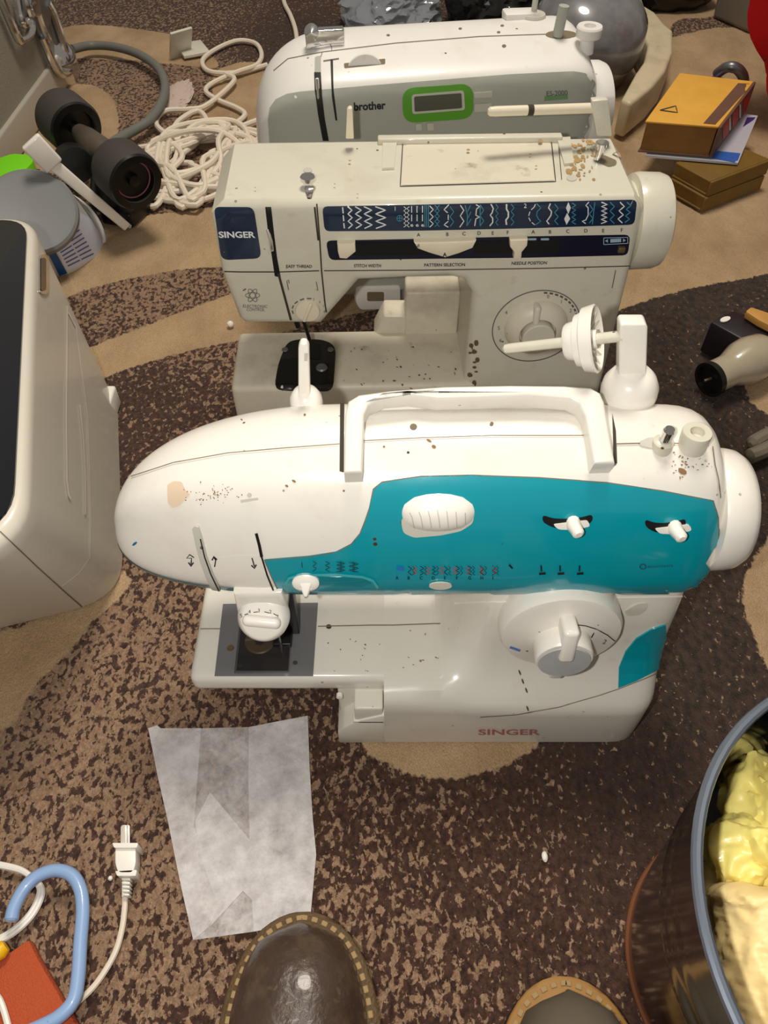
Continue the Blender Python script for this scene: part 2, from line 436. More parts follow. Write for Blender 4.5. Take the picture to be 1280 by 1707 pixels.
# ---------------------------------------------------------------- sewing machine A: teal and white, front
WHBG = mat('white_gloss_base_plastic', (222, 219, 208), .24, coat=.6, dirt=.25, dcol=(150, 130, 100), specks=80)
TY = 0.275
TM = thing('sewing_machine', 'teal and white rounded sewing machine, nearest of the three, on the carpet', 'sewing machine', (0.03, TY, 0), 0, 'sewing machines')
SEC = [(.012, .1655), (.004, .172), (.001, .185), (.0035, .205), (.009, .225), (.017, .243), (.027, .257), (.038, .2645), (.050, .2690), (.063, .2705), (.076, .268), (.088, .260), (.097, .242), (.101, .20), (.098, .172), (.09, .165), (.05, .163)]
SECS = [(p.x, p.y) for p in cat_spline([Vector((a, b)) for a, b in SEC], 4, True)]
def arm_ring(x, sec=SECS, grow=0.0):
    cy, cz = .036, .201
    if x < -.02:
        u = (-.02 - x) / .1535; st = max(0.0, 1 - u ** 2.2) ** (1 / 2.2); sb = max(0.0, 1 - u ** 2.9) ** (1 / 2.9)
    elif x > .150:
        u = (x - .150) / .0590; st = max(0.0, 1 - u ** 5) ** (1 / 5); sb = max(0.0, 1 - u ** 7) ** (1 / 7)
    else: st = sb = 1.0
    out = []
    for (a, b) in sec:
        t = max(0, min(1, (b - cz + .038) / .076)); t = t * t * (3 - 2 * t); s = sb + (st - sb) * t
        a2, b2 = cy + (a - cy) * s, cz + (b - cz) * s
        if grow: l = math.hypot(a - cy, b - cz); a2 += grow * (a - cy) / l; b2 += grow * (b - cz) / l
        out.append(Vector((x, TY + a2, b2)))
    return out
bm = nb()
xs = [-.1733 + .153 * (1 - math.cos(math.pi / 2 * k / 26)) for k in range(27)] + [.0, .03, .06, .09, .12, .15] + [.15 + .0588 * math.sin(math.pi / 2 * k / 10) for k in range(1, 11)]
loft(bm, [arm_ring(x) for x in xs])
obj('arm_housing', bm, WHT, TM, 50, tree='arm')
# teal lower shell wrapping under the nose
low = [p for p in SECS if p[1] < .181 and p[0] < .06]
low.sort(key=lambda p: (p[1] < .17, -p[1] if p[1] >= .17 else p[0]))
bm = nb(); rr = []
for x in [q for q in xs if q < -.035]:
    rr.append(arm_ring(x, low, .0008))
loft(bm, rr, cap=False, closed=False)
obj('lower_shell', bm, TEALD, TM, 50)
# base and column in one gloss moulding
def base_ring(x):
    A = [(-.026, .001), (-.027, .02), (-.027, .058), (-.0265, .068), (-.024, .074), (-.019, .0775), (-.012, .079), (.0, .080), (.012, .080), (.026, .080), (.045, .080), (.065, .080), (.085, .080), (.10, .079), (.101, .06), (.101, .001)]
    Bc = [(-.026, .001), (-.027, .02), (-.027, .050), (-.0262, .058), (-.023, .064), (-.0165, .072), (-.009, .082), (-.003, .095), (.001, .112), (.003, .130), (.006, .150), (.012, .166), (.05, .17), (.098, .168), (.101, .10), (.101, .001)]
    t = max(0, min(1, (x - .038) / (.078 - .038))); t = t * t * (3 - 2 * t)
    t2 = max(0, min(1, (x - .0) / .10)); s = 1.0
    if x > .178: s = max(0.0, 1 - ((x - .178) / .026) ** 2.6) ** (1 / 2.6)
    out = []
    for i, (a, b) in enumerate(zip(A, Bc)):
        k = t if i > 4 else t2
        y = a[0] + (b[0] - a[0]) * k; z = a[1] + (b[1] - a[1]) * k
        if s < 1: y = .04 + (y - .04) * (.62 + .38 * s) if y < .04 else y
        out.append(Vector((x, TY + y, z)))
    return out
bm = nb()
bx = [.0, .004, .02, .034, .040, .045, .05, .055, .06, .065, .07, .075, .08, .1, .13, .16, .178, .186, .192, .197, .201, .203, .204]
loft(bm, [base_ring(x) for x in bx])
obj('base_column', bm, WHBG, TM, 40, tree='base')
# free arm
bm = nb()
box(bm, (-.066, TY + .038, .070), (.155, .098, .0195), .006, seg=4)
box(bm, (-.060, TY + .042, .048), (.130, .074, .03), .008, seg=3)
obj('free_arm_bed', bm, WHBG, TM, tree='bed')
# low left part of the base with its accessory pocket
bm = nb()
prism(bm, [(-.036, TY - .027, .001), (.001, TY - .027, .001), (.001, TY - .027, .052), (-.004, TY - .027, .050), (-.020, TY - .027, .042), (-.031, TY - .027, .030), (-.036, TY - .027, .020)], (0, .12, 0), .0015, 2)
box(bm, (-.0165, TY + .02, .04), (.037, .06, .05), .002)
obj('accessory_pocket', bm, WHB, TM)
bm = nb(); box(bm, (-.0115, TY - .016, .050), (.0215, .019, .022), .0016); box(bm, (-.0115, TY - .022, .0405), (.024, .010, .0035), .001)
obj('pocket_door', bm, WHB, TM)
bm = nb(); lathe(bm, [(.0, 0), (.0024, 0), (.0024, .003), (0, .0034)], onpl(566, 1157, (0, TY - .0125, 0), Vector((0, 1, 0))), (0, -1, .1), 16)
obj('pivot_pin', bm, WHC, TM)
# seams on bed
bm = nb()
ribbon(bm, [(330, 1049), (372, 1049)], 1.6, 'bed'); ribbon(bm, [(530, 1045), (620, 1043), (655, 1043)], 1.8, 'bed')
obj('bed_seam', bm, SEAM, TM, kind='stuff')
bm = nb(); ribbon(bm, [(655, 1043), (735, 1040)], 1.8, 'base'); obj('bed_seam', bm, SEAM, TM, kind='stuff')
bm = nb()
ribbon(bm, [(800, 1194), (860, 1190), (930, 1178), (1000, 1158), (1032, 1147), (1075, 1130), (1108, 1115)], 1.4, 'base')
obj('column_seam', bm, SEAM, TM)
bm = nb(); ribbon(bm, [(760, 1006), (850, 1000), (1000, 994), (1140, 992)], 3, 'base', .0015); obj('column_lip', bm, WHC, TM)
# needle plate and smoked slide cover
bm = nb(); patch(bm, [(372, 1008), (530, 1006), (522, 1127), (358, 1127)], 'bed', .0012, 12); obj('needle_plate', bm, PLATE, TM, 30, tree='np')
bm = nb(); patch(bm, [(402, 1040), (486, 1040), (480, 1118), (394, 1118)], 'np', .0004, 12); o = obj('bobbin_well', bm, mat('dark_well', (34, 30, 30), .5), TM)
bm = nb(); c = onz(434, 1070, .0795); lathe(bm, [(.0, .0), (.0105, .0), (.0115, .0022), (.0105, .0030), (.0045, .0030), (.0035, .0018), (0, .0018)], c, (0, 0, 1), 32); obj('bobbin_case', bm, BRASS, TM)
bm = nb(); ribbon(bm, [(410, 1072), (424, 1071)], 3, 'np', .0045); ribbon(bm, [(440, 1071), (452, 1071)], 3, 'np', .0045); obj('case_spring', bm, CHR, TM, kind='stuff')
bm = nb(); patch(bm, [(400, 1050), (488, 1050), (482, 1122), (392, 1124)], 'np', .0048, 14, rim=.004); obj('slide_cover', bm, SMK, TM)
bm = nb(); lathe(bm, [(0, 0), (.0026, 0), (.0022, .0008), (0, .001)], onz(384, 1080, .0812), (0, 0, 1), 16); obj('plate_screw', bm, BRASS, TM)
bm = nb()
for q in ((491, 1048), (492, 1105), (400, 1110)): patch(bm, ell(*q, 4, 3, 10), 'np', .0008, 4)
patch(bm, ell(548, 1045, 4.5, 3.5, 12), 'bed', .0008, 4)
obj('screw_hole', bm, SEAMD, TM, kind='stuff')
# presser foot and needle bar, mostly behind the dial
bm = nb(); box(bm, (-.070, TY + .030, .122), (.012, .010, .080), .001); box(bm, (-.076, TY + .026, .0855), (.014, .026, .005), .001); obj('presser_foot', bm, BLKP, TM)
bm = nb(); tube(bm, [(-.076, TY + .010, .17), (-.076, TY + .010, .084)], .0010, 8); obj('needle', bm, CHR, TM)
# face strip between the two slots, drooping to the dial
strip = [(350, 885), (352, 830), (428, 886), (433, 920), (440, 945), (452, 972), (462, 990), (474, 1010), (476, 1035), (396, 1035), (388, 1010), (372, 990), (358, 955), (348, 920)]
bm = nb()
P = [(388, 993), (470, 990), (477, 1012), (478, 1040), (470, 1052), (405, 1052), (398, 1040)]
prism(bm, [onpl(px, py, (0, TY - .003, 0), Vector((0, 1, 0))) for px, py in P], (0, .03, 0), .004, 4, 'near')
obj('needle_bar_housing', bm, WHT, TM, 50)
bm = nb(); patch(bm, [(431, 925), (438, 950), (450, 975), (462, 992), (466, 1000), (392, 1001), (378, 985), (364, 958), (354, 930), (390, 926)], 'arm', .0003, 8, 0); obj('thread_strip', bm, WHT, TM)
bm = nb()
S1 = [(325, 876), (330, 905), (337, 935), (347, 960), (360, 985), (372, 999)]
patch(bm, [(322, 880), (326, 875), (332, 877), (338, 896), (345, 925), (356, 955), (368, 980), (376, 996), (372, 999), (358, 988), (345, 962), (335, 935), (327, 905)], 'arm', .0018, 5)
obj('take_up_slot', bm, GRD, TM)
bm = nb(); ribbon(bm, [(336, 895), (343, 925), (353, 953), (366, 980), (374, 996)], 2.0, 'arm', .0024); ribbon(bm, [(428, 886), (433, 905), (437, 925)], 4.5, 'arm', .0022); ribbon(bm, [(437, 925), (446, 955), (458, 984)], 2.5, 'arm', .0022)
obj('thread_slot', bm, BLK, TM, kind='stuff')
bm = nb(); lathe(bm, [(0, 0), (.0018, 0), (.0012, .002), (0, .0025)], hit(TREE['arm'], 338, 911)[0], (-.1, -.8, .5), 12); obj('take_up_lever', bm, CHR, TM)
dn = Vector((0, -.80, .60)); dc = onpl(437, 1034, (0, TY - .010, 0), Vector((0, 1, 0)))
bm = nb(); lathe(bm, [(.0, -.012), (.0165, -.012), (.0172, -.009), (.0168, -.004), (.0140, .0), (.0125, .0006), (0, .0006)], dc, dn, 48); obj('tension_dial', bm, WHC, TM, tree='td')
t = nb(); box(t, (0, 0, 0), (.025, .0075, .0085), .0034, seg=4)
t.transform(Matrix.Translation(dc + dn * .002) @ (Matrix.Rotation(R(-6), 4, dn) @ Vector((0, 0, 1)).rotation_difference(dn).to_matrix().to_4x4())); bm = nb(); merge(bm, t); obj('dial_grip', bm, WHC, TM)
bm = nb()
for s, x, y in (('5', 404, 1029), ('4', 417, 1022), ('3', 433, 1020), ('2', 452, 1022), ('1', 466, 1030)): text(bm, s, (x - 3, y), (x + 3, y), 6, 'td', .0006)
ribbon(bm, [(408, 1024), (414, 1022)], 1.3, 'td'); ribbon(bm, [(423, 1020), (430, 1019)], 1.3, 'td'); ribbon(bm, [(441, 1019), (449, 1021)], 1.3, 'td'); ribbon(bm, [(456, 1022), (463, 1026)], 1.3, 'td')
obj('dial_numbers', bm, INK, TM, kind='stuff')
# teal control panel
PAN = [(616, 845), (622, 815), (637, 803), (701, 794), (785, 792), (897, 796), (1010, 804), (1105, 818), (1187, 834), (1195, 862), (1196, 895), (1192, 925), (1181, 950), (1166, 975), (1150, 988), (1066, 989), (897, 991), (757, 994), (640, 997), (560, 1001), (478, 1001), (465, 985), (452, 958), (441, 932), (515, 926), (560, 919), (585, 906), (600, 888), (608, 868)]
bm = nb(); patch(bm, PAN, 'arm', .0010, 9, .0015); obj('control_panel', bm, TEAL, TM, 60, label='glossy teal control panel', tree='pan')
bm = nb(); ribbon(bm, PAN, 1.8, 'arm', .0010, closed=True); obj('panel_seam', bm, SEAM, TM)
bm = nb(); patch(bm, [(1108, 1040), (1085, 1048), (1060, 1063), (1042, 1085), (1031, 1112), (1030, 1146), (1060, 1134), (1109, 1108)], 'base', .0012, 7); obj('side_inlay', bm, TEAL, TM, 60)
bm = nb(); patch(bm, [(169, 892), (175, 915), (188, 940), (212, 962), (250, 980), (300, 994), (380, 1001), (378, 1006), (300, 1002), (240, 990), (200, 970), (178, 945), (166, 905)], 'arm', .0010, 6); obj('nose_trim', bm, TEAL, TM, 60)
# buttonhole oval on the left of the panel bottom
bm = nb(); ribbon(bm, [(476, 972), (482, 962), (500, 957), (560, 956), (605, 960), (622, 966), (630, 978)], 4, 'pan', .0012); obj('slider_recess_rim', bm, mat('teal_rim', (70, 176, 184), .2, coat=1), TM)
bm = nb(); patch(bm, [(490, 960), (604, 962), (618, 972), (600, 978), (500, 974), (486, 968)], 'pan', .0005, 6); obj('slider_recess', bm, TEALD, TM)
h = hit(TREE['pan'], 510, 967)
bm = nb(); n0 = Vector((0, -.95, .3)).normalized()
lathe(bm, [(0, 0), (.0085, 0), (.0085, .003), (.006, .0045), (0, .0045)], h[0], n0, 28)
for v in bm.verts: v.co.z = h[0].z + (v.co.z - h[0].z) * .72
prism(bm, [h[0] + Vector((-.0045, -.003, .003)), h[0] + Vector((.0045, -.003, .003)), h[0] + Vector((.001, -.010, -.004)), h[0] + Vector((-.001, -.010, -.004))], (0, .002, -.005), .001)
obj('width_slider', bm, WHC, TM)
# pattern thumbwheel
bm = nb(); patch(bm, quad_round([(668, 866), (690, 850), (728, 845), (770, 847), (790, 858), (788, 872), (768, 885), (735, 892), (690, 896), (672, 888)], 6, 3), 'pan', .0004, 6); obj('wheel_opening', bm, GRD, TM, tree='wo')
h = hit(TREE['pan'], 730, 868)[0]; bm = nb(); K = 36
for i in range(K):
    pass
prof = [(-.0235, .0), (-.0228, .006), (-.020, .010), (-.014, .0135), (-.007, .0150), (0, .0155), (.007, .0150), (.014, .0135), (.020, .010), (.0228, .006), (.0235, 0)]
rings = []
for x_, r_ in prof:
    ring = []
    for k in range(48):
        a = 2 * math.pi * k / 48; rad = r_ * .9
        ring.append(Vector((h.x + x_, h.y + .0085 - math.cos(a) * rad, h.z + .001 + math.sin(a) * rad)))
    rings.append(ring)
loft(bm, rings); obj('pattern_wheel', bm, WHC, TM, 30, tree='pw')
bm = nb()
for k in range(7):
    x = 684 + k * 15; ribbon(bm, [(x + (x - 732) * .02, 850 + abs(k - 3) * 1.5), (x + (732 - x) * .02 + 2, 862), (x + (732 - x) * .06 + 4, 880), (x + (732 - x) * .15 + 6, 889 - abs(k - 3))], 1.6, 'pw', .0003)
obj('wheel_ridges', bm, GRD, TM, kind='stuff')
# two sliders with curved slots
def curved_slider(cx, cy, w_, kx):
    bm = nb(); patch(bm, quad_round([(cx - w_, cy - 12), (cx - w_ * .6, cy - 6), (cx, cy - 5), (cx + w_ * .6, cy - 8), (cx + w_ * .98, cy - 13), (cx + w_, cy - 2), (cx + w_ * .6, cy + 10), (cx, cy + 12), (cx - w_ * .6, cy + 9), (cx - w_, cy + 0)], 7, 3), 'pan', .0004, 5); obj('slider_slot', bm, BLK, TM)
    bm = nb(); patch(bm, quad_round([(kx - 34, cy + 3), (kx - 10, cy), (kx + 24, cy - 4), (kx + 28, cy + 6), (kx, cy + 12), (kx - 25, cy + 11)], 4, 2), 'pan', .0012, 5); obj('slider_carriage', bm, WHC, TM)
    h, n_ = hit(TREE['pan'], kx, cy + 2); bm = nb(); tube(bm, [h + Vector((0, .002, 0)), h + Vector((0, -.004, .001)), h + Vector((.001, -.010, .003)), h + Vector((.0012, -.0115, .0032))], [.0045, .0042, .0036, .002], 14); obj('slider_knob', bm, WHC, TM)
curved_slider(946, 870, 42, 955); curved_slider(1109, 877, 34, 1124)
# small indicator window and prints
bm = nb(); patch(bm, ell(734, 974, 19, 5.5), 'pan', .0016, 5); obj('pattern_window', bm, IVO, TM)
bm = nb()
for i, ch in enumerate('ABCDEFGHI'): text(bm, ch, (659 + i * 20.2, 964), (666 + i * 20.2, 964), 5, 'pan', bold=.02)
ribbon(bm, [(848, 940), (854, 946)], 3, 'pan')
for x in (904, 935, 967):
    ribbon(bm, [(x - 2 + (x - 935) * .02, 941), (x - 2, 951)], 2.6, 'pan'); ribbon(bm, [(x - 6, 955), (x + 5, 954)], 4, 'pan')
for i, n in enumerate((0, 4, 5, 6, 5)):
    x = 503 + i * 21.5
    if n == 0: ribbon(bm, [(x, 935), (x + 1, 945)], .9, 'pan')
    else:
        for dx in ((0,) if i < 3 else (-2, 3)): ribbon(bm, zig(x + dx, 933 + i * .6, 950 + i * .6, 2.2 + i * .8, n), 1.0, 'pan', step=2)
ribbon(bm, [(325, 926), (318, 921), (313, 927), (321, 927), (320, 938)], 1.6, 'arm', .0022); ribbon(bm, [(316, 934), (320, 940), (324, 934)], 2.2, 'arm', .0022)
obj('panel_print', bm, INK, TM, kind='stuff')
bm = nb(); ribbon(bm, [(359, 941), (361, 930), (358, 925)], 1.6, 'arm', .0024); ribbon(bm, [(355, 930), (358, 924), (363, 929)], 2.2, 'arm', .0024)
ribbon(bm, [(421, 926), (425, 940)], 1.6, 'arm', .0024); ribbon(bm, [(420, 938), (425, 943), (428, 937)], 2.2, 'arm', .0024); obj('arrow_print', bm, INK, TM, kind='stuff')
bm = nb()
for i in range(8):
    x = 683 + i * 20; ribbon(bm, zig(x, 942, 957, 3.2, 3 + i % 3, sl=.0), 1.1, 'pan', step=2); ribbon(bm, zig(x + 6, 942, 957, 2, 4 + i % 2), .8, 'pan', step=2)
obj('pattern_print', bm, INK, TM, kind='stuff')
bm = nb()
for i in range(7): ribbon(bm, zig(692 + i * 22, 943, 956, 3.0, 4), 1.3, 'pan', step=2)
obj('red_pattern_print', bm, PRR, TM, kind='stuff')
bm = nb(); ribbon(bm, [(661, 946), (673, 947)], 6, 'pan'); obj('blue_pattern_print', bm, PRBL, TM)
bm = nb(); ribbon(bm, ell(1071, 943, 5, 4, 12), 1.6, 'pan', closed=True); text(bm, 'RESISTENTE', (1079, 945), (1121, 943), 3.4, 'pan'); obj('faded_print', bm, mat('faded_ink', (40, 60, 90), .5), TM, kind='stuff')
# big stitch length dial
PB = Vector((0, TY, 0)); NV = Vector((0, 1, 0))
dc = onpl(935, 1056, (0, TY - .008, 0), NV)
bm = nb(); lathe(bm, [(0, -.022), (.0405, -.022), (.0415, -.016), (.0412, -.003), (.0395, .0006), (.036, .0016), (.024, .0026), (.019, .0048), (0, .005)], dc, (0, -1, .05), 64); obj('stitch_length_dial', bm, WHT, TM, 40, tree='sl')
bm = nb(); lathe(bm, [(0, .002), (.0192, .002), (.0192, .0175), (.0182, .019), (.0, .019)], dc + Vector((0, 0, -.003)), (0, -1, .05), 48); k = obj('dial_hub', bm, WHC, TM, 30, tree='hub')
bm = nb(); c = dc + Vector((0, -.0195, -.0035)); lathe(bm, [(0, 0), (.0175, 0), (.0172, .0007), (0, .0007)], c, (0, -1, .05), 40); obj('dial_cap', bm, mat('dial_cap_grey', (188, 190, 190), .3, var=.3), TM)
bm = nb()
box(bm, dc + Vector((0, -.0105, .013)), (.0105, .020, .029), .003, Matrix.Rotation(R(-12), 3, 'X')); box(bm, dc + Vector((.0005, -.0085, -.030)), (.0095, .012, .016), .002); obj('dial_pointer', bm, WHC, TM)
bm = nb(); text(bm, '0', (953, 1056), (959, 1056), 9, 'sl', bold=.01); text(bm, '1', (984, 1061), (988, 1062), 9, 'sl', up=(.5, -1)); text(bm, '2', (1003, 1071), (1010, 1072), 8, 'sl', up=(.5, -1))
ribbon(bm, [(957, 1040), (975, 1042), (995, 1048), (1012, 1057), (1024, 1067)], 1.6, 'sl'); obj('dial_numbers', bm, INK, TM, kind='stuff')
bm = nb(); ribbon(bm, [(850, 1077), (867, 1083)], 4, 'sl'); obj('blue_mark', bm, mat('pale_blue_print', (96, 130, 196), .5), TM)
bm = nb(); patch(bm, quad_round([(1040, 1018), (1062, 1006), (1080, 1005), (1078, 1014), (1066, 1024), (1046, 1026)], 5), 'base', .0008, 6); obj('reverse_button_shade', bm, GRD, TM)
bm = nb(); text(bm, 'SINGER', (797, 1223), (900, 1223), 9, 'base', bold=.02); obj('brand_lettering', bm, mat('faded_red_print', (176, 110, 104), .5), TM)
# scuff marks on white plastic
bm = nb(); patch(bm, quad_round([(279, 808), (290, 802), (303, 803), (310, 818), (318, 824), (310, 830), (300, 842), (288, 847), (280, 838)], 3, 2), 'arm', .0003, 5, 0); obj('tape_residue', bm, mat('tape_residue', (222, 200, 172), .6), TM)
bm = nb(); patch(bm, ell(225, 906, 5, 2, 10, -40), 'arm', .0004, 3, 0); obj('blue_chip', bm, mat('blue_chip', (30, 110, 150), .4), TM)
bm = nb(); patch(bm, [(401, 833), (430, 829), (431, 833), (402, 838)], 'arm', .0006, 5, 0); patch(bm, ell(416, 825, 4, 4, 12), 'arm', .0006, 3, 0); obj('thread_mark', bm, GRD, TM, kind='stuff')
bm = nb(); random.seed(4)
for _ in range(60):
    x, y = random.gauss(350, 22), random.gauss(822, 9); patch(bm, ell(x, y, random.uniform(.6, 1.8), random.uniform(.5, 1.2), 6, random.uniform(0, 90)), 'arm', .0004, 3, 0)
for _ in range(46):
    x, y = random.gauss(1145, 16), random.gauss(775, 10); patch(bm, ell(x, y, random.uniform(.6, 2.2), random.uniform(.5, 1.5), 6), 'arm', .0004, 3, 0)
for x, y, a, b_ in ((490, 802, 4, 2), (478, 810, 3, 2), (715, 735, 5, 2), (723, 745, 4, 3), (1137, 786, 8, 5), (403, 700, 2, 1), (508, 692, 2, 2), (820, 706, 3, 2), (640, 745, 2, 2), (573, 818, 2, 2)): patch(bm, ell(x, y, a, b_, 8, 30), 'arm', .0004, 3, 0)
obj('dirt_specks', bm, mat('brown_dirt', (140, 110, 76), .9), TM, kind='stuff')
bm = nb()
for _ in range(20):
    x, y = random.uniform(540, 740), random.uniform(1050, 1120); patch(bm, ell(x, y, random.uniform(.8, 2.4), random.uniform(.5, 1.2), 6, random.uniform(0, 180)), 'bed' if x < 650 else 'base', .0008, 3, 0)
for x, y in ((866, 1120), (871, 1135), (877, 1150), (879, 1180)): patch(bm, ell(x, y, 1.5, 5, 8, -20), 'base', .0008, 3, 0)
obj('lint_specks', bm, mat('dark_lint', (86, 74, 58), .9), TM, kind='stuff')
# top: seams, handle, lid
bm = nb()
ribbon(bm, [(220, 795), (290, 772), (380, 756), (470, 748), (566, 741)], 1.5, 'arm'); ribbon(bm, [(604, 736), (700, 731), (820, 727), (980, 727)], 1.6, 'arm'); ribbon(bm, [(1027, 741), (1066, 740)], 2.2, 'arm'); ribbon(bm, [(1120, 740), (1180, 741)], 1.6, 'arm'); ribbon(bm, [(1186, 745), (1190, 775), (1196, 800), (1199, 830)], 1.6, 'arm')
obj('housing_seam', bm, SEAM, TM, kind='stuff')
bm = nb(); patch(bm, [(567, 672), (574, 672), (573, 788), (566, 786)], 'arm', .0008, 5, 0); obj('handle_well', bm, SEAMD, TM)
bm = nb(); patch(bm, [(1020, 690), (1026, 720), (1028, 773), (990, 775), (990, 768), (1022, 766)], 'arm', .0008, 5, 0); obj('handle_well', bm, SEAMD, TM)
HP = (0, TY + .040, .2715); HN = Vector((0, -math.sin(R(17)), math.cos(R(17))))
HO = [(573, 787), (575, 690), (580, 668), (598, 657), (650, 650), (740, 643), (850, 641), (940, 642), (985, 645), (1001, 654), (1008, 670), (1026, 771), (991, 772), (976, 692), (966, 672), (950, 664), (880, 659), (800, 662), (730, 664), (680, 657), (640, 661), (614, 674), (607, 690), (603, 786)]
bm = nb(); prism(bm, [onpl(x, y, Vector(HP) + HN * .006, HN) for x, y in HO], -HN * .016, .0022, 3, 'rims'); obj('carry_handle', bm, WHT, TM, 40)
bm = nb(); patch(bm, ell(689, 712, 6, 5, 14), 'arm', .0006, 3); patch(bm, ell(819, 708, 3, 2.4, 10), 'arm', .0006, 3); obj('vent_hole', bm, SEAM, TM, kind='stuff')
# spool pins at the back
def post_white(px, py, Y, r): return ony(px, py, Y)
bm = nb(); c = ony(510, 666, .366); lathe(bm, [(0, -.012), (.0098, -.009), (.0106, -.003), (.0100, .002), (.0075, .0065), (.0035, .0085), (0, .009)], c, (0, 0, 1), 32)
a, b_ = ony(508, 668, .366), ony(505, 582, .366)
prism(bm, [ony(x, y, .362) for x, y in ((497, 660), (497, 580), (501, 573), (510, 573), (515, 580), (517, 660))], (0, .006, 0), .0012, 3); obj('thread_guide_post', bm, WHC, TM, 40)
bm = nb(); patch_p = [(507, 590), (513, 590), (512, 602), (507, 602)]; prism(bm, [ony(x, y, .3612) for x, y in patch_p], (0, .002, 0)); obj('guide_notch', bm, GRD, TM)
bm = nb(); c = ony(1052, 640, .366); lathe(bm, [(0, -.018), (.0165, -.014), (.0175, -.006), (.0170, .0), (.014, .006), (.010, .010), (0, .011)], c, (0, 0, 1), 40)
prism(bm, [ony(x, y, .363) for x, y in ((1031, 640), (1033, 546), (1037, 541), (1076, 541), (1080, 546), (1077, 640))], (0, .010, 0), .002, 3); obj('spool_pin_holder', bm, WHC, TM, 40)
bm = nb(); A = ony(1038, 560, .366); E = ony(838, 582, .386)
tube(bm, [A, A.lerp(E, .94), A.lerp(E, .98), E], [.0034, .0031, .0027, .0012], 14); obj('spool_pin', bm, IVO, TM)
ax = (A - E).normalized(); C = A.lerp(E, .24)
bm = nb(); lathe(bm, [(.004, -.0165), (.0100, -.016), (.0112, -.0145), (.0120, -.010), (.0155, -.009), (.0165, -.0055), (.0190, -.0045), (.0197, -.001), (.0203, .002), (.0195, .003), (.0185, .0015), (.0120, -.003), (.0055, -.004), (.0055, .003), (.0032, .003)], C, ax, 48, cap=False); obj('spool_cap', bm, WHC, TM, 40)
bm = nb(); u = ax.cross(Vector((0, 0, 1))).normalized(); v = ax.cross(u)
for k in range(16):
    d = u * math.cos(math.pi * k / 8) + v * math.sin(math.pi * k / 8); tube(bm, [C + d * .0055 - ax * .0030, C + d * .0185 + ax * .0012], .0007, 5)
obj('cap_rib', bm, IVO, TM)
# bobbin winder
bm = nb(); patch(bm, quad_round([(1063, 738), (1080, 730), (1112, 730), (1118, 738), (1114, 748), (1085, 748), (1066, 744)], 5), 'arm', .0008, 5); obj('winder_slot', bm, GRD, TM)
h = hit(TREE['arm'], 1103, 744)[0]; bm = nb(); lathe(bm, [(0, -.003), (.0062, -.003), (.0060, .004), (.0045, .005), (0, .005)], h, (0, 0, 1), 24); obj('winder_base', bm, IVO, TM)
bm = nb(); tube(bm, [h, h + Vector((.0008, 0, .013))], .0036, 16); tube(bm, [h + Vector((.0008, 0, .013)), h + Vector((.0009, 0, .0145))], [.0036, .0028], 16); obj('winder_spindle', bm, CHR, TM)
h = hit(TREE['arm'], 1153, 742)[0]; bm = nb(); lathe(bm, [(.0, -.002), (.0082, -.002), (.0086, .010), (.0082, .0112), (.0042, .0112), (.0036, .007), (0, .007)], h, (0, 0, 1), 32); obj('bobbin_stopper', bm, IVO, TM)
# hand wheel
bm = nb(); c = Vector((.2045, TY + .044, .209)); lathe(bm, [(0, 0), (.030, 0), (.0385, .001), (.0398, .004), (.0395, .013), (.0385, .018), (.0355, .0225), (.029, .025), (0, .026)], c, (1, 0, 0), 64); obj('hand_wheel', bm, WHT, TM, 40)
for x in (-.02, .185):
    for y in (-.008, .085): bm = nb(); lathe(bm, [(0, 0), (.007, 0), (.008, .004), (0, .004)], (x, TY + y, -.001), (0, 0, 1), 12); obj('rubber_foot', bm, BLKP, TM)

# ---------------------------------------------------------------- sewing machine B: ivory with navy panels, middle
B2 = thing('sewing_machine', 'boxy ivory sewing machine with navy stitch panel, standing between the other two', 'sewing machine', (0.04, .59, 0), R(1.5), 'sewing machines')
M2 = WM[B2.name]
def L2(x, y, z): return M2 @ Vector((x - .04, y, z))
bm = nb()
O2 = [(-.141, .258), (-.141, .205), (-.133, .156), (-.128, .150), (-.058, .148), (-.052, .156), (-.022, .194), (.055, .197), (.070, .193), (.079, .180), (.080, .06), (.080, .002), (.221, .002), (.2195, .10), (.217, .200), (.214, .258), (.204, .270), (-.129, .270)]
prism(bm, [L2(a, 0, b) for a, b in O2], M2.to_3x3() @ Vector((0, .107, 0)), .0085, 5, 'rims')
obj('arm_housing', bm, IVO, B2, 40, tree='b2')
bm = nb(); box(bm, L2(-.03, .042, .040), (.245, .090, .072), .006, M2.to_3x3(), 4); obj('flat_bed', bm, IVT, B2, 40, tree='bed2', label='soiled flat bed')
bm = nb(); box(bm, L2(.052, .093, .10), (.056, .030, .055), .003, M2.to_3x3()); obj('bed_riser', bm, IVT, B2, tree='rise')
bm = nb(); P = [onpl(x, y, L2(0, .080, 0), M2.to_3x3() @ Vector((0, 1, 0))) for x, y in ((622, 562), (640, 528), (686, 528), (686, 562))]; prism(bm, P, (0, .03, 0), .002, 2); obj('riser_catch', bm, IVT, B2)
bm = nb()
ribbon(bm, [(364, 452), (400, 453), (466, 453)], 2, 'b2', .0004); ribbon(bm, [(466, 453), (532, 451)], 1.8, 'b2', .0004); ribbon(bm, [(540, 451), (700, 450), (900, 447), (1054, 443)], 1.6, 'b2', .0004); ribbon(bm, [(1026, 450), (1020, 480)], 1.2, 'b2', .0004)
ribbon(bm, [(672, 226), (667, 311), (800, 307), (926, 303), (917, 218)], 1.6, 'b2', .0004); ribbon(bm, [(919, 218), (930, 232), (936, 300)], 1.2, 'b2', .0004)
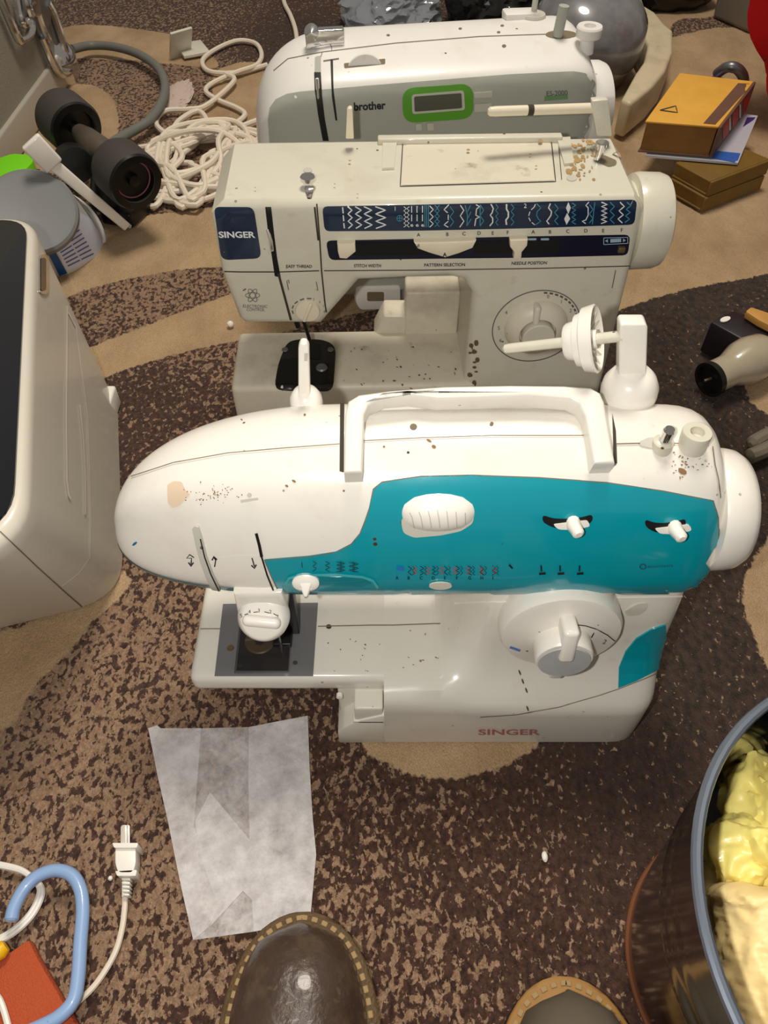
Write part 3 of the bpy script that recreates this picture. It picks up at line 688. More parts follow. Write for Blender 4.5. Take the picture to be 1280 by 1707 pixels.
ribbon(bm, [(528, 340), (533, 400), (536, 452), (541, 500), (545, 530)], 2.4, 'b2', .0005); obj('housing_seam', bm, SEAMD, B2, kind='stuff')
bm = nb(); patch(bm, [(442, 345), (452, 345), (457, 390), (462, 430), (468, 462), (458, 460), (452, 420), (446, 380)], 'b2', .0005, 5, 0); obj('take_up_slot', bm, BLK, B2)
bm = nb(); h = hit(TREE['b2'], 452, 400)[0]; tube(bm, [h + Vector((-.002, .0, .010)), h + Vector((.0, -.0025, .0)), h + Vector((.0, -.003, -.008))], .0016, 8); obj('take_up_lever', bm, CHR, B2)
bm = nb(); patch(bm, [(523, 345), (526, 345), (532, 400), (529, 400)], 'b2', .0009, 4, 0); patch(bm, [(462, 455), (466, 455), (487, 533), (483, 533)], 'b2', .0007, 4, 0); obj('thread_slot', bm, SEAMD, B2, kind='stuff')
bm = nb(); patch(bm, quad_round([(357, 345), (423, 345), (436, 430), (370, 433)], 12), 'b2', .0007, 8); obj('badge_panel', bm, NAVY, B2, tree='bp', label='navy badge panel')
bm = nb(); text(bm, 'SINGER', (366, 395), (426, 395), 10, 'bp', bold=.03, up=(-.14, -1)); obj('brand_lettering', bm, PRW, B2)
bm = nb(); patch(bm, quad_round([(537, 344), (700, 341), (880, 337), (1061, 333), (1057, 374), (880, 380), (700, 384), (541, 385)], 9, 3), 'b2', .0006, 9); obj('stitch_panel', bm, NAVY, B2, tree='sp', label='navy panel of printed stitches')
bm = nb(); patch(bm, quad_round([(543, 401), (700, 398), (880, 394), (1050, 391), (1046, 425), (880, 429), (700, 431), (549, 433)], 9, 3), 'b2', .0006, 9); obj('slider_panel', bm, NAVD, B2, tree='sl2')
bm = nb(); patch(bm, [(561, 404), (720, 403), (720, 424), (561, 426)], 'sl2', .0003, 10, 0); patch(bm, [(790, 402), (932, 398), (930, 420), (790, 423)], 'sl2', .0003, 10, 0); obj('slider_track', bm, BLK, B2, kind='stuff')
def stitch(P, mt, w_=2.0, nm='stitch_symbol'):
    bm = nb()
    for q in P: ribbon(bm, q, w_, 'sp', .0007, 3)
    obj(nm, bm, mt, B2)
stitch([[(571, 345), (572, 355)], [(572, 358), (573, 368)], [(573, 371), (574, 380)]], PRW)
for x, a, n in ((583, 3.5, 6), (597, 5, 6), (613, 6.5, 6), (634, 8.5, 6)): stitch([zig(x, 344, 380, a, n, sl=.03)], PRW)
bm = nb(); text(bm, '1', (658, 351), (661, 351), 7, 'sp', .0007); text(bm, '2', (873, 346), (879, 346), 7, 'sp', .0007); obj('stitch_number', bm, PRW, B2, kind='stuff')
stitch([ell(666, 363, 4.6, 5, 14) + [(670.6, 363)], [(666, 359), (666, 367)], [(662, 363), (670, 363)]], PRB, 1.2)
stitch([zig(675, 344, 378, 2, 10), zig(680, 344, 378, 2, 10, 1)], PRW, 1.4)
for x in (686, 695, 704): stitch([[(x, 343), (x, 354)], [(x, 357), (x, 368)], ell(x + .5, 375, 2, 1.4, 8)], PRW, 1.5)
stitch([[(x, 342), (x, 378)] for x in (708, 711, 714)], PRB, 1.3)
stitch([zig(719, 343, 378, 3, 6)], PRW, 1.6); stitch([zig(727, 342, 377, 2.6, 8), zig(730, 342, 377, 2.2, 8, 1)], PRB, 1.3)
stitch([[(748, 341), (740, 349), (746, 354)], [(747, 357), (747, 366)], [(747, 368), (740, 374), (747, 378)]], PRW, 1.6); stitch([zig(753, 344, 377, 3, 4)], PRB, 1.4)
stitch([[(767, 342), (773, 350), (767, 359), (773, 368), (766, 378)]], PRW, 1.6); stitch([[(775, 342), (779, 358), (778, 376)], [(784, 342), (779, 352)], [(785, 352), (779, 364)], [(785, 364), (779, 374)]], PRB, 1.4)
stitch([[(793, 341), (799, 344), (794, 348), (793, 358), (799, 361), (793, 364), (791, 376)]], PRW, 1.7); stitch([zig(803, 341, 376, 3, 4), [(800, 341), (800, 376)]], PRB, 1.5)
stitch([[(818, 340), (822, 347), (820, 354), (817, 358), (821, 363), (821, 370), (816, 376)]], PRW, 2.0); stitch([zig(828, 340, 375, 2, 7)], PRB, 1.4)
stitch([[(844, 340), (844, 348), (847, 353), (847, 361), (843, 366), (844, 374)]], PRW, 2.6); stitch([zig(854, 340, 375, 2.5, 6)], PRB, 1.5)
stitch([[(890, 345), (885, 349)], [(883, 352), (881, 359)], [(881, 362), (884, 368)], [(886, 370), (891, 374)], [(892, 340), (890, 345)]], PRW, 1.5); stitch([[(894, 339), (901, 346), (895, 352), (894, 358), (897, 364), (901, 368), (892, 374)]], PRB, 1.6)
stitch([[(917, 339), (914, 346), (919, 352), (918, 358), (914, 364), (911, 368), (915, 373)]], PRW, 2.0); stitch([zig(927, 340, 374, 3, 5)], PRB, 1.6)
bm = nb(); patch(bm, [(947, 337), (951, 346), (947, 356), (943, 346)], 'sp', .0007, 4, 0); patch(bm, [(945, 354), (950, 364), (944, 374), (940, 364)], 'sp', .0007, 4, 0); obj('stitch_symbol', bm, PRW, B2, kind='stuff'); stitch([zig(956, 338, 373, 3.4, 9)], PRB, 1.5)
stitch([[(981, 337), (976, 342), (980, 346), (980, 358), (976, 366), (970, 368), (976, 372)]], PRW, 1.6); stitch([[(991, 337), (987, 373)], zig(985, 341, 371, 3, 4)], PRB, 1.4)
stitch([zig(1007, 337, 372, 5, 10, sl=-.02)], PRW, 1.6); stitch([zig(1020, 337, 372, 3.6, 5)], PRB, 1.6)
stitch([zig(1037, 337, 371, 4, 5, sl=-.12)], PRW, 1.9); stitch([zig(1048, 337, 370, 3.6, 6, sl=-.1)], PRB, 1.8)
bm = nb()
for ch, x, y in (('A', 697, 394), ('B', 746, 393), ('C', 773, 392), ('D', 798, 391), ('E', 822, 391), ('F', 847, 390), ('A', 888, 389), ('B', 917, 389), ('C', 946, 388), ('D', 976, 387), ('E', 1006, 387), ('F', 1037, 386)): text(bm, ch, (x - 2.5, y), (x + 2.5, y), 6, 'b2', .0005, bold=.01)
text(bm, 'EASY THREAD', (477, 446), (520, 446), 5, 'b2', .0005, bold=.02); text(bm, 'STITCH WIDTH', (590, 445), (635, 445), 5, 'b2', .0005, bold=.02)
text(bm, 'PATTERN SELECTION', (707, 444), (775, 443), 5, 'b2', .0005, bold=.02); text(bm, 'NEEDLE POSITION', (852, 441), (912, 440), 5, 'b2', .0005, bold=.02, shear=.2)
obj('panel_lettering', bm, INK, B2, kind='stuff')
bm = nb(); text(bm, 'ELECTRONIC', (405, 512), (446, 513), 5, 'b2', .0005); text(bm, 'CONTROL', (411, 518), (441, 518), 5, 'b2', .0005)
for r_ in (0, 60, 120): ribbon(bm, ell(421, 492, 12, 4.5, 18, r_), 1.0, 'b2', .0005, 3, True)
ribbon(bm, [(405, 484), (410, 481)], 2, 'b2', .0005); ribbon(bm, [(481, 483), (478, 468), (481, 466), (482, 472)], 1.3, 'b2', .0005); ribbon(bm, [(527, 469), (530, 484), (527, 482)], 1.3, 'b2', .0005)
for k in range(9):
    a = R(-200 + k * 26); x, y = 514 + 27 * math.cos(a), 516 + 19 * math.sin(a)
    if k < 5: ribbon(bm, [(x, y), (514 + 27 * math.cos(a + .3), 516 + 19 * math.sin(a + .3))], 2, 'b2', .0005)
    else: text(bm, str(k), (x - 1.5, y + 2), (x + 1.5, y + 2), 4, 'b2', .0005)
obj('small_print', bm, INKG, B2, kind='stuff')
h, n_ = hit(TREE['b2'], 513, 516); bm = nb(); lathe(bm, [(0, 0), (.0112, 0), (.0112, .0008), (.0105, .0035), (0, .004)], h, (0, -1, 0), 32)
obj('tension_dial', bm, IVK, B2, tree='td2'); bm = nb(); box(bm, h + Vector((0, -.0045, 0)), (.003, .003, .021), .001, Matrix.Rotation(R(22), 3, 'Y')); obj('dial_grip', bm, IVK, B2)
def knob(px, py, w_, hh, up=.0): pass
NF2 = M2.to_3x3() @ Vector((0, 1, 0)); PF2 = L2(0, 0, 0)
bm = nb(); prism(bm, [onpl(x, y, PF2 - NF2 * .006, NF2) for x, y in ((562, 407), (592, 406), (593, 420), (578, 432), (566, 431), (563, 421))], NF2 * .007, .0012, 2, 'near'); obj('width_knob', bm, IVK, B2)
bm = nb(); prism(bm, [onpl(x, y, PF2 - NF2 * .007, NF2) for x, y in ((690, 405), (742, 404), (794, 402), (788, 414), (765, 423), (742, 430), (715, 422), (696, 415))], NF2 * .008, .0014, 2, 'near'); obj('pattern_knob', bm, IVK, B2, tree='pk')
bm = nb(); text(bm, 'A', (738, 427), (744, 427), 6, 'pk', .0004, bold=.03); text(bm, 'B', (695, 411), (699, 413), 5, 'pk', .0004); obj('knob_letter', bm, INK, B2, kind='stuff')
bm = nb(); prism(bm, [onpl(x, y, PF2 - NF2 * .008, NF2) for x, y in ((850, 401), (880, 400), (879, 410), (870, 421), (869, 432), (856, 432), (857, 421), (850, 412))], NF2 * .009, .0012, 2, 'near'); obj('needle_knob', bm, IVK, B2)
bm = nb()
for x in (867, 887, 908): patch(bm, rrect(x - 7, 396.5, x + 7, 400, 1.5, -.01, 2), 'sl2', .0006, 4, 0)
for q in ([(1006, 396), (1046, 395)], [(1006, 407), (1046, 405)], [(1006, 396), (1006, 407)], [(1046, 395), (1046, 405)]): ribbon(bm, q, 1.2, 'sl2', .0006)
patch(bm, [(1013, 398), (1013, 404), (1008, 401)], 'sl2', .0006, 3, 0); patch(bm, [(1038, 397), (1038, 403), (1043, 400)], 'sl2', .0006, 3, 0); patch(bm, [(1017, 398), (1035, 397), (1035, 403), (1017, 404)], 'sl2', .0005, 6, 0); obj('slider_marks', bm, mat('pale_blue_mark', (150, 175, 195), .5), B2, kind='stuff')
bm = nb(); box(bm, hit(TREE['sl2'], 1035, 414)[0] + Vector((0, -.001, 0)), (.006, .006, .005), .001); obj('window_knob', bm, BRASS, B2)
# big length dial
h, n_ = hit(TREE['b2'], 893, 545); NN = -NF2
bm = nb(); ribbon(bm, [tuple(topx(h + (M2.to_3x3() @ Vector((math.cos(a), 0, math.sin(a)))) * .0405)) for a in [2 * math.pi * k / 60 for k in range(60)]], 1.6, 'b2', .0005, 5, True); obj('dial_ring', bm, INKG, B2)
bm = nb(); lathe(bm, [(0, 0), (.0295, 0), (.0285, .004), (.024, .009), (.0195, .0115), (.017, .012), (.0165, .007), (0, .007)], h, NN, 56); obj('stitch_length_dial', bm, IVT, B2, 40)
bm = nb(); lathe(bm, [(0, .006), (.0150, .006), (.0150, .017), (.0142, .018), (0, .018)], h, NN, 40); obj('reverse_button', bm, IVO, B2)
bm = nb(); box(bm, h + NN * .008 + Vector((-.004, 0, .021)), (.006, .013, .018), .0025, Matrix.Rotation(R(-10), 3, 'X')); obj('dial_pointer', bm, IVO, B2)
bm = nb()
for k in range(11):
    a = R(88 - k * 8); p = lambda r_: tuple(topx(h + (M2.to_3x3() @ Vector((math.cos(a), 0, math.sin(a)))) * r_)); q = p(.038); a2 = a - R(5)
    a_ = a; a = a2; q2 = p(.038); a = a_; ribbon(bm, [q, q2], 3, 'b2', .0006)
for s, an in (('0', 80), ('1', 55), ('2', 32), ('3', 8), ('4', 150), ('5', 180), ('6', 205)):
    a = R(an); q = topx(h + (M2.to_3x3() @ Vector((math.cos(a), 0, math.sin(a)))) * .0345); text(bm, s, (q[0] - 2, q[1] + 3), (q[0] + 2, q[1] + 3), 6, 'b2', .0006)
obj('dial_marks', bm, INKG, B2, kind='stuff')
# top: lid, carry handle, screws
bm = nb(); patch(bm, [(638, 236), (662, 234), (657, 283), (637, 284)], 'b2', .0022, 6, .003); patch(bm, [(926, 228), (949, 226), (956, 275), (940, 277)], 'b2', .0022, 6, .003); box(bm, L2(.0785, .0985, .2715), (.163, .009, .007), .0015, M2.to_3x3()); obj('carry_handle', bm, IVO, B2, 40)
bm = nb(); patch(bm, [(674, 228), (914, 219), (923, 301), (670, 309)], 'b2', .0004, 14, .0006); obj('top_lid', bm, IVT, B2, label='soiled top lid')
bm = nb(); patch(bm, ell(513, 284, 7.5, 4.5, 16), 'b2', .0004, 4, 0); obj('oil_hole', bm, GRD, B2)
bm = nb(); patch(bm, ell(953, 297, 9, 5.5, 16), 'b2', .0004, 4, 0); obj('oil_hole', bm, GRD, B2)
h = hit(TREE['b2'], 514, 312)[0]; bm = nb(); lathe(bm, [(0, -.001), (.004, -.001), (.004, .005), (.0062, .006), (.0062, .009), (.0055, .0098), (0, .0098)], h, (0, 0, 1), 28); obj('thread_guide_screw', bm, CHR, B2)
bm = nb(); prism(bm, [onpl(x, y, PF2 - NF2 * .003, NF2) for x, y in ((506, 315), (524, 315), (519, 333), (512, 333))], NF2 * .006, .001); obj('thread_guide', bm, CHR, B2)
bm = nb(); patch(bm, quad_round([(988, 262), (1004, 258), (1028, 268), (1027, 276), (1014, 279), (1000, 272), (990, 270)], 5), 'b2', .0004, 4, 0); obj('winder_slot', bm, SEAM, B2)
h = hit(TREE['b2'], 996, 266)[0]; bm = nb(); tube(bm, [h, h + Vector((.001, 0, .013))], .0038, 16); lathe(bm, [(0, 0), (.0056, 0), (.0056, .0022), (.0045, .003), (0, .003)], h + Vector((.001, 0, .0125)), (0, 0, 1), 20); obj('winder_spindle', bm, CHR, B2)
bm = nb(); patch(bm, [(1020, 258), (1034, 248), (1054, 260), (1042, 270)], 'b2', .0004, 4, 0); obj('stop_recess', bm, SEAM, B2)
bm = nb(); patch(bm, [(1023, 258), (1034, 250), (1051, 260), (1041, 267)], 'b2', .0006, 4, 0); obj('stop_plate', bm, IVO, B2)
bm = nb(); patch(bm, ell(1036, 260, 4, 3, 10), 'b2', .0009, 3, 0); obj('stop_screw', bm, STL, B2)
bm = nb(); random.seed(8)
for _ in range(90):
    x, y = random.gauss(975, 14) - random.random() * 6, random.gauss(262, 26)
    if 216 < y < 305: patch(bm, ell(x + (262 - y) * .2 - 4, y, random.uniform(1, 5), random.uniform(.8, 3), 7, random.uniform(0, 90)), 'b2', .0004 + _ * 2e-6, 3, 0)
for x, y, a in ((398, 218, 3), (583, 273, 2.4), (558, 312, 1.6), (596, 328, 1.5), (893, 282, 2), (883, 262, 2), (426, 318, 1.4), (780, 255, 3), (900, 240, 4)): patch(bm, ell(x, y, a, a * .6, 8), 'b2', .0028, 3, 0)
obj('glue_stain', bm, mat('brown_glue_stain', (178, 146, 96), .8, var=.6), B2, kind='stuff')
# arm with spool pin, thread post
bm = nb(); A0 = L2(.165, .088, .27)
prism(bm, [onpl(x, y, L2(0, .084, 0), NF2) for x, y in ((986, 168), (1014, 166), (1016, 178), (1021, 228), (995, 228), (988, 190))], NF2 * .008, .0015, 2); obj('spool_pin_holder', bm, IVO, B2)
bm = nb(); A = onpl(990, 180, L2(0, .088, 0), NF2); E = onpl(813, 186, L2(0, .075, 0), NF2); tube(bm, [A, A.lerp(E, .93), A.lerp(E, .98), E], [.0042, .0040, .0036, .002], 14); obj('spool_pin', bm, IVK, B2)
bm = nb(); q = A.lerp(E, .58); tube(bm, [q, q + (E - A).normalized() * .005], .0043, 14); obj('pin_stain', bm, SEAMD, B2)
bm = nb(); prism(bm, [onpl(x, y, L2(0, .086, 0), NF2) for x, y in ((576, 232), (578, 184), (582, 180), (587, 181), (588, 190), (590, 232))], NF2 * .006, .001, 2); obj('thread_guide_post', bm, IVK, B2)
# bed fittings
bm = nb(); patch(bm, quad_round([(478, 571), (500, 566), (540, 567), (560, 578), (558, 610), (555, 652), (505, 652), (457, 650), (463, 610)], 14, 4), 'bed2', .0008, 8); obj('needle_plate', bm, mat('dark_steel_plate', (58, 56, 54), .25, metal=.8), B2, tree='np2')
bm = nb()
for q in (quad_round([(466, 600), (500, 596), (500, 640), (462, 640)], 5), quad_round([(515, 572), (535, 574), (534, 600), (515, 598)], 4), quad_round([(522, 604), (548, 604), (546, 640), (520, 640)], 5)): patch(bm, q, 'np2', .0004, 6, 0)
obj('bobbin_well', bm, BLK, B2, kind='stuff')
bm = nb()
for x, y in ((475, 583), (551, 583)): lathe(bm, [(0, 0), (.0035, 0), (.003, .001), (0, .0012)], onz(x, y, .0772), (0, 0, 1), 16)
lathe(bm, [(0, 0), (.006, 0), (.005, .0015), (0, .002)], onz(536, 613, .0772), (0, 0, 1), 20); obj('plate_screw', bm, STL, B2, kind='stuff')
bm = nb(); tube(bm, [onpl(506, 535, L2(0, .012, 0), NF2), onpl(516, 566, L2(0, .014, 0), NF2)], .0018, 10); tube(bm, [onpl(493, 533, L2(0, .01, 0), NF2), onpl(497, 545, L2(0, .01, 0), NF2)], .0025, 10); obj('needle', bm, BLKP, B2, kind='stuff')
bm = nb()
for _ in range(30):
    x, y = random.uniform(570, 775), random.uniform(570, 660); patch(bm, ell(x, y, random.uniform(.7, 3), random.uniform(.5, 1.6), 6, random.uniform(0, 90)), 'bed2' if x < 775 else 'b2', .0006, 3, 0)
for _ in range(14): patch(bm, ell(random.gauss(789, 3), random.uniform(565, 640), random.uniform(1, 4), random.uniform(1, 6), 7), 'b2', .0006, 3, 0)
obj('grime_specks', bm, mat('dark_grime', (104, 86, 58), .9), B2, kind='stuff')
bm = nb(); lathe(bm, [(0, 0), (.034, 0), (.034, .006), (.0400, .0075), (.0412, .012), (.0405, .030), (.0385, .0355), (.034, .038), (0, .039)], L2(.212, .046, .2215), M2.to_3x3() @ Vector((1, 0, 0)), 64); obj('hand_wheel', bm, IVO, B2, 40)

# ---------------------------------------------------------------- sewing machine C: white with grey face, back
YAW = R(8.5)
B3 = thing('sewing_machine', 'white sewing machine with grey face and green display frame, rearmost of three', 'sewing machine', (0.05, .80, 0), YAW, 'sewing machines')
M3 = WM[B3.name]; R3 = M3.to_3x3(); N3 = R3 @ Vector((0, 1, 0))
def L3(x, y, z): return M3 @ Vector((x - .05, y, z))
S3 = [(p.x, p.y) for p in cat_spline([Vector(q) for q in ((.004, .165), (.0, .172), (0, .21), (0, .250), (.0015, .266), (.006, .2755), (.020, .283), (.048, .291), (.075, .295), (.100, .292), (.118, .280), (.125, .25), (.125, .17), (.12, .165), (.06, .165))], 4, True)]
def ring3(x):
    s = 1.0; cy, cz = .05, .2
    if x < -.030: s = max(0, 1 - ((-.030 - x) / .098) ** 2.5) ** (1 / 2.5)
    if x > .185: s = max(0, 1 - ((x - .185) / .042) ** 3.2) ** (1 / 3.2)
    out = []
    for a, b in S3:
        k = max(0, min(1, (b - .17) / .03)); ss = s * k + (1 - k) * max(s, .0) ** .35
        out.append(L3(x, cy + (a - cy) * (s ** .8 if s > 0 else 0), cz + (b - cz) * (ss if b > cz else (s > 0) * 1.0)))
    return out
xs3 = [-.1279 + .098 * (1 - math.cos(math.pi / 2 * k / 18)) for k in range(19)] + [0, .05, .1, .15, .185] + [.185 + .0418 * math.sin(math.pi / 2 * k / 10) for k in range(1, 11)]
bm = nb(); loft(bm, [ring3(x) for x in xs3]); obj('arm_housing', bm, GRW, B3, 45, tree='b3')
bm = nb(); box(bm, L3(-.085, .06, .150), (.07, .10, .06), .008, R3); obj('head_housing', bm, GRW, B3)
bm = nb(); box(bm, L3(.165, .062, .10), (.115, .118, .15), .008, R3); obj('column', bm, GRW, B3)
bm = nb(); box(bm, L3(.125, .060, .031), (.20, .122, .060), .006, R3); obj('base', bm, GRW, B3)
bm = nb(); box(bm, L3(-.03, .045, .0505), (.12, .085, .028), .005, R3); obj('free_arm_bed', bm, GRY, B3)
bm = nb(); P = [onpl(x, y, L3(0, -.001, 0), N3) for x, y in quad_round([(594, 480), (668, 478), (668, 516), (600, 518), (592, 505)], 6)]; prism(bm, P, N3 * .03, .003, 2, 'near'); obj('shuttle_door', bm, GRW, B3)
bm = nb(); P = [onpl(x, y, L3(0, -.0015, 0), N3) for x, y in quad_round([(612, 487), (640, 487), (640, 502), (612, 502)], 3)]; prism(bm, P, N3 * .002); obj('door_recess', bm, SEAM, B3)
bm = nb(); patch(bm, [(450, 245), (447, 200), (450, 180), (460, 166), (478, 157), (500, 153), (575, 146), (700, 136), (850, 124), (955, 119), (975, 122), (990, 135), (1000, 160), (1004, 245)], 'b3', .0006, 10); obj('face_panel', bm, GRY, B3, 60, tree='f3', label='grey face panel')
bm = nb(); ribbon(bm, [(456, 118), (480, 98), (536, 87), (660, 72), (800, 61), (915, 57)], 1.3, 'b3', .0003); ribbon(bm, [(537, 87), (535, 95)], 1.2, 'b3', .0003); ribbon(bm, [(552, 70), (553, 85)], 1.2, 'b3', .0003); ribbon(bm, [(539, 102), (565, 98)], 2.4, 'b3', .0003); obj('housing_seam', bm, SEAM, B3, kind='stuff')
bm = nb(); patch(bm, [(524, 122), (535, 122), (537, 160), (541, 195), (548, 234), (538, 234), (530, 190), (525, 150)], 'b3', .0012, 5, 0); obj('take_up_slot', bm, BLK, B3)
bm = nb(); patch(bm, quad_round([(525, 96), (535, 94), (535, 122), (525, 122)], 3), 'b3', .0010, 4, 0); obj('slot_end', bm, GRY, B3)
bm = nb(); patch(bm, [(551, 101), (555, 101), (556, 150), (562, 200), (559, 200), (553, 160)], 'b3', .0012, 4, 0); obj('thread_slot', bm, BLK, B3)
bm = nb(); h = hit(TREE['b3'], 530, 152)[0]; tube(bm, [h + Vector((0, -.001, .012)), h + Vector((0, -.002, -.006))], .0016, 8); obj('take_up_lever', bm, CHR, B3)
bm = nb(); patch(bm, quad_round([(573, 106), (642, 98), (642, 107), (574, 114)], 2), 'b3', .0003, 4, 0); obj('dial_opening', bm, SEAM, B3)
h = hit(TREE['b3'], 608, 112)[0]; bm = nb(); lathe(bm, [(0, -.002), (.0185, -.002), (.019, 0), (.0185, .002), (0, .002)], h + Vector((0, .003, -.0085)), R3 @ Vector((0, -1, .12)), 40); obj('tension_dial', bm, GRW, B3)
bm = nb(); text(bm, 'brother', (590, 184), (643, 181), 13, 'f3', .0005, bold=.03); obj('brand_lettering', bm, INK, B3)
bm = nb(); text(bm, 'ES-2000', (911, 160), (946, 158), 8, 'f3', .0005, bold=.01); obj('model_lettering', bm, mat('grey_green_ink', (90, 100, 100), .5), B3)
GRN = mat('green_panel', (88, 158, 42), .35, coat=.3)
bm = nb(); patch(bm, [(908, 160), (946, 157), (946, 165), (907, 168)], 'f3', .0004, 5, 0); obj('green_underline', bm, mat('muted_green', (110, 150, 104), .5), B3)
bm = nb(); patch(bm, quad_round([(670, 147), (788, 139), (789, 197), (672, 205)], 22, 6), 'f3', .0010, 7); obj('display_frame', bm, GRN, B3, tree='g3', label='green display frame')
bm = nb(); patch(bm, quad_round([(686, 158), (773, 151), (775, 183), (687, 190)], 5), 'g3', .0005, 6); obj('display_border', bm, GRD, B3, tree='g4')
bm = nb(); patch(bm, quad_round([(690, 161), (769, 155), (770, 180), (691, 186)], 3), 'g4', .0005, 6, 0); obj('display', bm, mat('lcd', (78, 80, 70), .15, coat=1), B3)
bm = nb()
for q in ([(789, 154), (820, 152), (820, 161), (790, 163)], [(790, 173), (819, 171), (820, 184), (790, 186)], [(692, 206), (702, 205), (703, 216), (693, 217)], [(711, 205), (722, 204), (723, 216), (712, 217)]): patch(bm, quad_round(q, 1.5, 2), 'f3', .0016, 5)
obj('button', bm, GRD, B3, kind='stuff')
for x, y in ((647, 59), (767, 48), (840, 77), (837, 43), (831, 54)):
    bm = nb(); patch(bm, ell(x, y, 3.6 if y > 70 else 3, 2.6 if y > 70 else 1.7, 12), 'b3', .0004, 3, 0); obj('screw_hole', bm, SEAM, B3)
bm = nb(); c = hit(TREE['b3'], 545, 78)[0]; box(bm, c + Vector((-.002, .004, .007)), (.038, .010, .016), .001, R3); obj('thread_bracket', bm, CHR, B3, 40)
bm = nb(); lathe(bm, [(0, 0), (.007, 0), (.007, .003), (0, .005)], c + Vector((-.014, -.001, .014)), (0, -1, .2), 20); obj('bracket_screw', bm, CHR, B3)
bm = nb(); prism(bm, [onpl(x, y, L3(0, .085, 0), N3) for x, y in ((843, 24), (900, 22), (907, 55), (843, 48))], N3 * .02, .003, 2); obj('pin_block', bm, GRW, B3)
bm = nb(); q = onpl(889, 26, L3(0, .092, 0), N3); lathe(bm, [(0, -.004), (.012, -.004), (.013, 0), (.012, .002), (.003, .003), (.003, .05), (0, .051)], q, (0, 0, 1), 28); obj('spool_pin', bm, GRD, B3)
bm = nb(); patch(bm, ell(935, 58, 26, 7, 20), 'b3', .0004, 4, 0); obj('winder_slot', bm, SEAM, B3)
h = hit(TREE['b3'], 929, 60)[0]; bm = nb(); tube(bm, [h, h + Vector((.002, 0, .027))], .0052, 18); obj('winder_spindle', bm, GRY, B3)
h = hit(TREE['b3'], 976, 84)[0]; bm = nb(); lathe(bm, [(0, -.002), (.008, -.002), (.0068, .010), (.0125, .013), (.0130, .021), (.012, .0225), (.006, .0225), (.005, .017), (0, .017)], h, (0, 0, 1), 32); obj('bobbin_stopper', bm, GRW, B3)
bm = nb(); lathe(bm, [(0, 0), (.038, 0), (.044, .001), (.045, .006), (.0445, .018), (.042, .024), (.036, .027), (0, .028)], L3(.221, .052, .217), R3 @ Vector((1, 0, 0)), 56); obj('hand_wheel', bm, GRW, B3, 40)

# ---------------------------------------------------------------- things around the machines
def slab(bm, q, zt, th, bev=.0, seg=2):
    return prism(bm, [onz(x, y, zt) for x, y in q], (0, 0, -th), bev, seg)
def crumple(bm, c, r, amp=.35, fr=14, sub=4, seed=0, flat=None, ridge=True):
    t = nb(); bmesh.ops.create_icosphere(t, subdivisions=sub, radius=1); s = Vector((seed * 7.3, seed * 3.1, seed))
    for v in t.verts:
        p = v.co.copy(); q_ = p + Vector((noise.noise(p * 1.5 + s), noise.noise(p * 1.5 - s), noise.noise(p * 1.1 + s))) * .6; n1 = noise.noise(p * 1.3 + s); n2 = 1 - abs(noise.noise(q_ * 1.5 + s)) * 2.4; n3 = 1 - abs(noise.noise(q_ * 3.0 + s)) * 2.4
        v.co = p * (1 + amp * (n1 * .6 + (n2 * .45 + n3 * .22 if ridge else 0)))
        v.co = Vector((v.co.x * r[0], v.co.y * r[1], v.co.z * r[2])) + Vector(c)
        if flat is not None and v.co.z < flat: v.co.z = flat + (v.co.z - flat) * .02
    merge(bm, t); return bm
# left: white appliance with dark glass top
AC = onz(42, 790, .2); 
AP = thing('appliance', 'tall white appliance with dark glossy top at the left edge', 'appliance', (-.33, .5, 0))
tr_, tb_, br_, bb_ = onz(44, 905, .205), onz(62, 352, .205), Vector((-.236, .385, .002)), Vector((-.303, .668, .002))
d1 = (tb_ - tr_).normalized(); lf = Vector((-d1.y, d1.x, 0)).normalized() * -1
lf = Vector((-.95, -.30, 0)).normalized()
bm = nb()
def arect(fr, bk, z, r, grow=0, W=.26, bul=0):
    f = Vector((fr.x, fr.y, z)); b_ = Vector((bk.x, bk.y, z)); f2 = f + lf * W; b2 = b_ + lf * W
    ce = (f + b_ + f2 + b2) / 4; out = []; Q = [f, b_, b2, f2]
    for i in range(4):
        p = Q[i]; a = Q[i - 1] - p; c_ = Q[(i + 1) % 4] - p; A = p + a.normalized() * r; C_ = p + c_.normalized() * r
        for k in range(9):
            t = k / 8; out.append(A * (1 - t) ** 2 + p * 2 * t * (1 - t) + C_ * t * t)
    return [q + (q - ce).normalized() * grow for q in out]
rings = []
for i in range(14):
    t = i / 13; rings.append(arect(br_.lerp(tr_, t), bb_.lerp(tb_, t), .002 + .195 * t, .045))
for k in range(1, 6):
    a = math.pi / 2 * k / 5; rings.append(arect(tr_, tb_, .197 + .010 * math.sin(a), .045, -.010 * (1 - math.cos(a))))
loft(bm, rings); obj('body', bm, mat('warm_white_plastic', (212, 206, 192), .38, coat=.3, dirt=.12, dcol=(150, 125, 95)), AP, 50, tree='ap')
bm = nb(); loft(bm, [arect(tr_, tb_, .205, .042, -.011), arect(tr_, tb_, .2085, .042, -.012)]); obj('glass_top', bm, mat('dark_glass', (6, 10, 20), .08, coat=1), AP, label='dark glossy top panel')
bm = nb(); patch(bm, rrect(64, 424, 79, 491, 7, 0, 5), 'ap', .0015, 5); obj('badge', bm, CHR, AP, tree='bdg')
bm = nb(); patch(bm, rrect(67, 430, 76, 485, 4, 0, 4), 'bdg', .0006, 5, 0); obj('badge_face', bm, mat('badge_grey', (120, 112, 104), .3, metal=.6), AP)
bm = nb(); ribbon(bm, [(0, 886), (60, 943), (110, 988), (163, 1034)], 2.2, 'ap', .0005); obj('panel_seam', bm, SEAM, AP)
